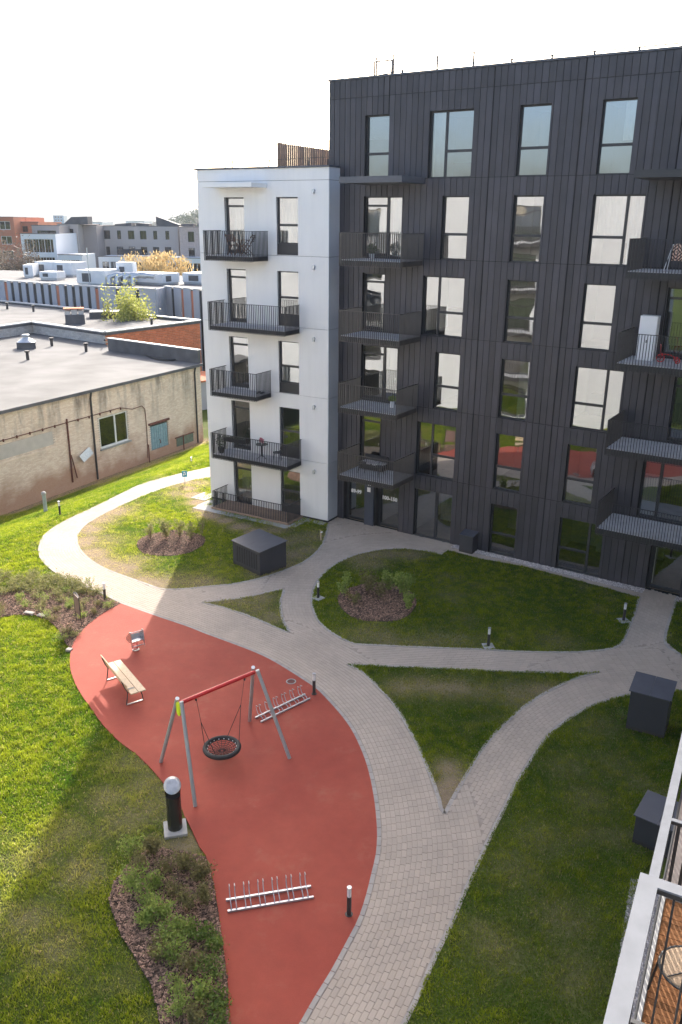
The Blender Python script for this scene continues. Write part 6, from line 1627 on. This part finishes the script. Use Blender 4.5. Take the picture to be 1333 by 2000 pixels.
far_block((-35.192, 6.834), (-23.820, 6.664), 160, 9, 2, 6, M_fw, 'low white row of flats right of the yellow willow', seed=9, ww=1.4, wh=2.3, frame=M_fw, edge=1)
far_block((-72.217, 12.596), (-66.432, 12.647), 190, 16, 1, 1, M_fr, 'orange brick apartment tower with one small window at the far left', seed=10, ww=1.2, wh=1.2, edge=4)
far_block((-73.013, 13.538), (-70.079, 13.564), 193, 12, 0, 0, M_fr, 'raised brick top on the orange apartment tower', seed=14)
far_block((-79.485, 13.569), (-70.135, 13.651), 186, 16, 5, 3, M_fr, 'orange brick block with glazed balconies, cut by the left edge', seed=11, ww=2.3, wh=1.7, frame=M_fw, edge=.6)
far_block((-298.177, 15.004), (-287.666, 15.097), 900, 12, 8, 3, pm('blue_glass_cladding', (0.14, 0.30, 0.44), 0.4), 'blue glass tower on the horizon', seed=12, cat='tower', ww=1.6, wh=1.4)
t = empty('rooftop_shed', (*[(-44.728, 12.232)[0], 171], (-44.728, 12.232)[1]), 0, 'dark slanted rooftop structures on the long taupe block', 'roof structure')
for (a, c, h0, h1, dy) in ((0, 3.2, .3, .6, 0), (3.8, 6.3, .6, .4, 1.5), (8.0, 12.4, 1.8, 0.3, .5), (13, 15.4, .5, .5, 0), (15.8, 18.6, .7, .6, 2)):
    b = MB(); b.add([(a, dy, 0), (c, dy, 0), (c, dy + 3, 0), (a, dy + 3, 0), (a, dy, h0), (c, dy, h1), (c, dy + 3, h1), (a, dy + 3, h0)], [(0, 3, 2, 1), (4, 5, 6, 7), (0, 1, 5, 4), (1, 2, 6, 5), (2, 3, 7, 6), (3, 0, 4, 7)]); b.build('roof_shed', M_roofdark, t)
t = empty('rooftop_shed', ((-52.257, 12.490)[0], 163, (-52.257, 12.490)[1]), 0, 'dark curved plant room on the taupe block roof', 'roof structure')
b = MB(); b.add([(0, 0, 0), (4.6, 0, 0), (4.6, 3, 0), (0, 3, 0), (1.6, 0, 1.3), (4.6, 0, 1.4), (4.6, 3, 1.4), (1.6, 3, 1.3)], [(0, 3, 2, 1), (4, 5, 6, 7), (0, 1, 5, 4), (1, 2, 6, 5), (2, 3, 7, 6), (3, 0, 4, 7)]); b.build('roof_shed', M_roofdark, t)
# a scatter of far roofs between the blocks and the hills
far_block((-125.703, 11.464), (-115.870, 11.550), 420, 20, 2, 6, M_fw, 'pale distant block behind the taupe buildings', seed=20)
far_block((-119.461, 11.876), (-109.354, 11.965), 480, 20, 2, 6, M_fw, 'white distant building above the centre of the long taupe block', seed=21)
far_block((-113.031, 11.288), (-103.905, 11.369), 520, 20, 2, 5, M_fb, 'grey distant building right of the white distant one', seed=22)

# ------------------------------------------------------------------ hills
def hill(name, y0, pts, dep, m, label=None):
    """ridge profile pts = [(x, z)] at distance y0, falling away on both sides"""
    b = MB(); vs = []; n = len(pts)
    for f, k in ((-1, 0.0), (-.6, .5), (-.25, .85), (0, 1.0), (.5, .6), (1, 0)):
        for x, z in pts: vs.append((x, y0 + f * dep, -4 + (z + 4) * k + (RND.uniform(-1, 1) * (z + 4) * .04 if 0 < k < 1 else 0)))
    b.add(vs, [(r * n + i, r * n + i + 1, (r + 1) * n + i + 1, (r + 1) * n + i) for r in range(5) for i in range(n - 1)], 0, True)
    return b.build(name, m, None, kind='structure')
M_hill = pm('wooded_hill', (0.04, 0.055, 0.04), 0.95, 0.4, 0.02)
rx = np.linspace(-3500, 3500, 140)
hill('far_hills', 4200, [(x, 42 + 24 * vnoise(x, 0 * x, 420, 3) + 8 * vnoise(x, 0 * x, 90, 4)) for x in rx], 900, M_hill)
hill('hills', 2600, [(x, 14 + 18 * vnoise(x, 0 * x, 300, 13) + 5 * vnoise(x, 0 * x, 60, 14)) for x in np.linspace(-2400, 2400, 140)], 500, M_hill)
hx = np.linspace(-290, 60, 60)
hill('wooded_hill', 700, [(x, -4 + 36 * math.exp(-((x + 60) / 78) ** 2) * (1 + 0.05 * math.sin(x * .4))) for x in hx], 120, M_hill)
b = MB(); rd = random.Random(3)
for _ in range(1500):
    x = rd.uniform(-200, -20); top = -4 + 36 * math.exp(-((x + 60) / 78) ** 2)
    f = rd.uniform(0, .95); y = 700 - f * 120; z = top * (1 - f * .9)
    c = Vector((x, y, z + 1.5)); r = rd.uniform(1.8, 3.6)
    for _k in range(9):
        d = Vector((rd.uniform(-1, 1), rd.uniform(-1, 1), rd.uniform(-.6, 1))) * r; u_ = Vector((rd.uniform(-1, 1), rd.uniform(-1, 1), rd.uniform(-1, 1))) * 1.4; w_ = Vector((rd.uniform(-1, 1), rd.uniform(-1, 1), rd.uniform(-1, 1))) * 1.4
        b.add([c + d, c + d + u_, c + d + w_], [(0, 1, 2)])
b.build('hill_woodland', M_conif, None, 'wooded slope of the hill right of the taupe blocks', 'woodland', None, 'stuff')

# ------------------------------------------------------------------ trees
def tree(x, y, z, h, r, n, m, label, cat='tree', droop=False, trunk=0.25, leaf=0.35, seed=0, bare=False, vz=1.0):
    rd = random.Random(seed); t = empty('tree' if not droop else 'willow_tree', (x, y, z), 0, label, cat)
    b = MB(); cr = MB(); tips = []
    b.tube([(0, 0, 0), (0.1, 0, h * .3), (0, .1, h * .55)], [trunk, trunk * .75, trunk * .5], 7)
    for i in range(14):
        a = rd.uniform(0, 6.28); f = rd.uniform(.25, .55); L_ = r * rd.uniform(.6, 1); hz_ = h * rd.uniform(.6, .95)
        p = [(0, 0, h * f), (L_ * .5 * math.cos(a), L_ * .5 * math.sin(a), (h * f + hz_) / 2 + .3), (L_ * math.cos(a), L_ * math.sin(a), hz_)]
        b.tube(p, [trunk * .35, trunk * .2, trunk * .08], 5); tips.append(Vector(p[2])); tips.append(Vector(p[1]))
    b.build('trunk', M_twig, t)
    for _ in range(n):
        c = rd.choice(tips); s_ = leaf * rd.uniform(.6, 1.3)
        if droop:
            p = c + Vector((rd.gauss(0, r * .26), rd.gauss(0, r * .26), 0)); L_ = rd.uniform(.2, .8) * p.z; p.z += rd.gauss(-.3, .35) - abs(p.x) * .15 - rd.random() ** 1.6 * L_
            d = Vector((rd.uniform(-.15, .15), rd.uniform(-.15, .15), -1)); w = Vector((rd.uniform(-1, 1), rd.uniform(-1, 1), 0)).normalized() * s_ * .13
            w *= 1.5; cr.add([p, p + d * s_ * .5 + w, p + d * s_ * 1.0, p + d * s_ * .5 - w], [(0, 1, 2, 3)])
        else:
            p = c + Vector((rd.gauss(0, r * .26), rd.gauss(0, r * .26), rd.gauss(0, h * .12 * vz)))
            d = Vector((rd.uniform(-1, 1), rd.uniform(-1, 1), rd.uniform(-.4, 1))).normalized(); w = d.cross(Vector((rd.uniform(-1, 1), rd.uniform(-1, 1), rd.uniform(-1, 1)))).normalized()
            k = .12 if bare else .45
            cr.add([p, p + d * s_ * .5 + w * s_ * k, p + d * s_, p + d * s_ * .5 - w * s_ * k], [(0, 1, 2, 3)])
    cr.build('crown', m, t)
    return t
q_ = (-28.595, 8.516); tree(q_[0], 126, -3, 14.0, 3.0, 12000, M_willow, 'yellow spring willow in front of the low white flats, left half', droop=True, seed=1, leaf=.42)
q_ = (-25.863, 8.461); tree(q_[0], 128, -3, 13.0, 2.7, 10000, M_willow, 'yellow spring willow, right and slightly lower half of the pair', droop=True, seed=2, leaf=.5)
q_ = (-20.865, 5.713); tree(q_[0], 86, -3, 9.0, 1.7, 6500, M_spring, 'round yellow-green spring tree against the grey hall', seed=3, leaf=.22)
q_ = (-22.549, 5.386); tree(q_[0], 84, -3, 8.0, 1.1, 2600, M_spring, 'thinner yellow-green tree left of the round one', seed=4, leaf=.2)
q_ = (-24.023, 5.178); tree(q_[0], 86, -3, 9.4, 0.4, 500, M_spring, 'slim climbing greenery in a slit of the grey hall', seed=5, leaf=.2)
q_ = (-54.686, 7.727); tree(q_[0], 140, -3, 12.5, 4.0, 4500, M_bare, 'bare brown trees at the left edge before the orange tower', seed=6, leaf=.6, bare=True)
q_ = (-53.303, 6.044); tree(q_[0], 142, -3, 9.5, 2.4, 2000, M_bare, 'smaller bare brown tree beside the orange tower', seed=7, leaf=.5, bare=True)
# yard wall and shed beyond the gap between warehouse and white block
t = empty('yard_shed', (*(-12.685, 75.657), -3), rad(40), 'low grey yard shed glimpsed between the warehouse and the white block', 'shed')
b = MB(); b.box(-1.5, 2.5, 0, 4, 0, 2.6); b.build('wall', M_gpan, t); b = MB(); b.box(-1.7, 2.7, -.2, 4.2, 2.605, 2.75); b.build('roof', M_orange, t)

# ------------------------------------------------------------------ the near building (its balconies reach into the lower right corner)
NB = empty('near_building', (3.01, 2.947, 0), rad(242.5), 'white apartment building whose balconies reach into the lower right corner', 'building')
now = [(1.0 + 4 * i, 3.1 + 4 * i, 3.1 * k + .02, 3.1 * k + 2.3) for k in range(6) for i in range(-5, 1)]
b = MB()
for c in cells(-24, 5, 0, 19, now): b.box(c[0], c[1], 0, 0.3, c[2], c[3])
b.box(-24, -23.7, .3, 11, 0, 19); b.box(4.7, 5, .3, 11, 0, 19); b.box(-24, 5, 11, 11.3, 0, 19); b.box(-23.7, 4.7, .3, 11, 18.6, 18.9)
b.build('wall', M_white, NB)
rooms(NB, now, 2.5, .31)
for o in now: window(NB, *o, 'two')
def near_balcony(x0, x1, dep, zf, zr, name='balcony', div=None, deck=False, hw=0.10):
    b = MB(); b.box(x0 + .05, x1, -dep + .1, -.01, zf - .22, zf - .05); o = b.build(name, M_frame, NB)
    b = MB(); b.box(x0 + .07, x1, -dep + .13, -.012, zf - .045, zf - .02 if deck else zf); b.build('floor_slab', pm('warm_concrete_floor', (0.36, 0.31, 0.28), 0.9, 0.1, 3, spec=0.2) if not deck else M_slab, o)
    h = MB(); h.box(x0, x1, -dep - .01, -dep + hw - .01, zr - .012, zr); h.box(x0, x0 + hw * .75, -dep + hw - .01, -.01, zr - .012, zr)
    if div is not None: h.box(div, div + .05, -dep + hw - .01, -.01, zr - .012, zr - .001)
    h.build('handrail', pm('galvanised_handrail', (0.20, 0.21, 0.23), 0.85, 0.08, 8, metal=0.0, spec=0.15), o)
    g = MB(); y = -dep + .05
    g.box(x0 + .02, x1, y - .02, y + .02, zr - .055, zr - .0125); g.box(x0 + .02, x0 + .06, y + .02, -.01, zr - .055, zr - .0125)
    g.box(x0 + .02, x1, y - .02, y + .02, zf + .05, zf + .08); g.box(x0 + .02, x0 + .05, y + .02, -.01, zf + .05, zf + .08)
    if div is not None: g.box(div + .005, div + .045, y + .02, -.01, zr - .055, zr - .0125)
    g.build('rail_frame', M_frame, o)
    n = int((x1 - x0) / .115)
    bl = MB(); bl.box(-.006, .006, -.02, .02, 0, zr - zf - .135); bm = bl.mesh('baluster', M_frame)
    def place(x, yy, rot=0):
        q_ = bpy.data.objects.new('baluster', bm); q_.location = (x, yy, zf + .0805); q_.rotation_euler = (0, 0, rot); link(q_, o)
    for i in range(n): place(x0 + .14 + i * .115, y)
    for i in range(int((dep - .1) / .115)): place(x0 + .035, y + .13 + i * .115, math.pi / 2)
    return o
near_balcony(0.0, 5.0, 1.5, 9.3, 10.4)
nb = near_balcony(-12.0, 1.0, 1.6, 6.2, 7.3, div=-4.73)
near_balcony(-20.0, -14.0, 1.6, 6.2, 7.3)
b = MB(); b.box(-4.72, -4.68, -1.46, -.02, 6.2005, 6.26); b.box(-4.68, 0.9, -1.47, -1.43, 6.2005, 6.26); b.build('deck_edge_trim', M_flash, nb)
b = MB(); b.box(-4.76, -4.72, -1.5, -.02, 6.24, 6.28)
b.build('divider_bottom_rail', M_frame, nb)
sl_ = MB(); sl_.box(0, .070, 0, .292, 0, .018); slm2 = sl_.mesh('deck_slat', M_deck)
bl = MB(); bl.box(-.02, .02, -.006, .006, 0, 1.0); blm = bl.mesh('baluster', M_frame)
for i in range(12):
    q_ = bpy.data.objects.new('baluster', blm); q_.location = (-4.74, -1.42 + i * .115, 6.2805); q_.rotation_euler = (0, 0, math.pi / 2); link(q_, nb)
for i in range(16):
    for j in range(4):
        for k in range(4):
            o = bpy.data.objects.new('deck_slat', slm2); o.location = (-4.66 + i * .30 + k * .074, -1.42 + j * .298, 6.204 + RND.uniform(0, .002)); link(o, nb)
cp_ = (3.564, 6.341)
t = empty('garden_chair', (cp_[0], cp_[1], 6.225), 0.5, 'round wire chair with beige woven seat on the wooden-decked balcony at lower right', 'chair')
M_wire = pm('black_wire', (0.02, 0.02, 0.022), 0.5)
t.scale = (1.45, 1.45, 1.0)
b = MB(); b.lathe([(0.001, .455), (0.17, .455), (0.19, .445), (0.19, .43), (0.001, .43)], 32); b.build('seat_cushion', pm('woven_sisal', (0.50, 0.36, 0.24), 0.95, 0.2, 60, 0.8, 150), t)
b = MB(); b.tube([(0.2 * math.cos(a), 0.2 * math.sin(a), .44) for a in np.linspace(0, 2 * math.pi, 32, endpoint=False)], .010, 8, closed=True); b.build('seat_ring', M_wire, t)
for k in range(4):
    a = k * math.pi / 2 + .6; b = MB(); b.tube([(.2 * math.cos(a), .2 * math.sin(a), .44), (.24 * math.cos(a), .24 * math.sin(a), .0)], .009, 8); b.build('leg', M_wire, t)
b = MB(); b.tube([(.2, -.05, .44), (.30, -.16, .75), (.33, 0, .86), (.30, .16, .75), (.2, .05, .44)], .010, 8); b.tube([(-.19, 0.03, .462), (.0, -.02, .464), (.19, 0.0, .462)], .006, 6); b.build('backrest', M_wire, t)

# ------------------------------------------------------------------ the block across the court, seen only as reflections in the dark building's windows
oa = math.atan2(-0.549, 0.836)
q0 = (3.29 - 0.836 * 52.5, 5.02 + 0.549 * 52.5)
M_court = pm('court_white_render', (0.46, 0.465, 0.475), 0.85, 0.05, 0.6)
OB = empty('court_block', (q0[0], q0[1], 0), oa + math.pi, 'white rendered block across the court whose sunlit front is mirrored in the windows', 'building')
# local x runs away from the camera; viewed from the court the outward side is local -y
ow = []
for k in range(5):
    for xc in (29.6, 17.0): ow.append((-xc - 1.1 + 0, -xc + .9, 3.1 * k + .05, 3.1 * k + 2.3))
b = MB()
for c in cells(-38, 0, 0, 16.0, ow): b.box(c[0], c[1], 0, .3, c[2], c[3])
b.box(-38, -37.7, .3, 10, 0, 16); b.box(-.3, 0, .3, 10, 0, 16); b.box(-38, 0, 10, 10.3, 0, 16); b.box(-37.7, -.3, .3, 10, 15.6, 15.9)
b.build('wall', M_court, OB)
rooms(OB, ow, 2.5, .31)
for o in ow: window(OB, *o, 'door')
for k in range(1, 5): balcony(OB, -31.6, -28.0, 1.4, 3.1 * k, 3.1 * k + 1.05, sp=.13)

# ------------------------------------------------------------------ haze
hb = MB(); hb.box(-2500, 2500, -60, 5600, -5.2, 75)
hm = bpy.data.materials.new('haze_air'); hm.use_nodes = True
hn = hm.node_tree; hn.nodes.remove(hn.nodes['Principled BSDF'])
vol = hn.nodes.new('ShaderNodeVolumePrincipled'); vol.inputs['Color'].default_value = (0.92, 0.95, 1.0, 1); vol.inputs['Density'].default_value = 0.00022; vol.inputs['Anisotropy'].default_value = 0.0
hn.links.new(vol.outputs[0], hn.nodes['Material Output'].inputs['Volume'])
hz_ = hb.build('haze', hm, None, 'thin pale haze over the city', 'haze', None, 'stuff')
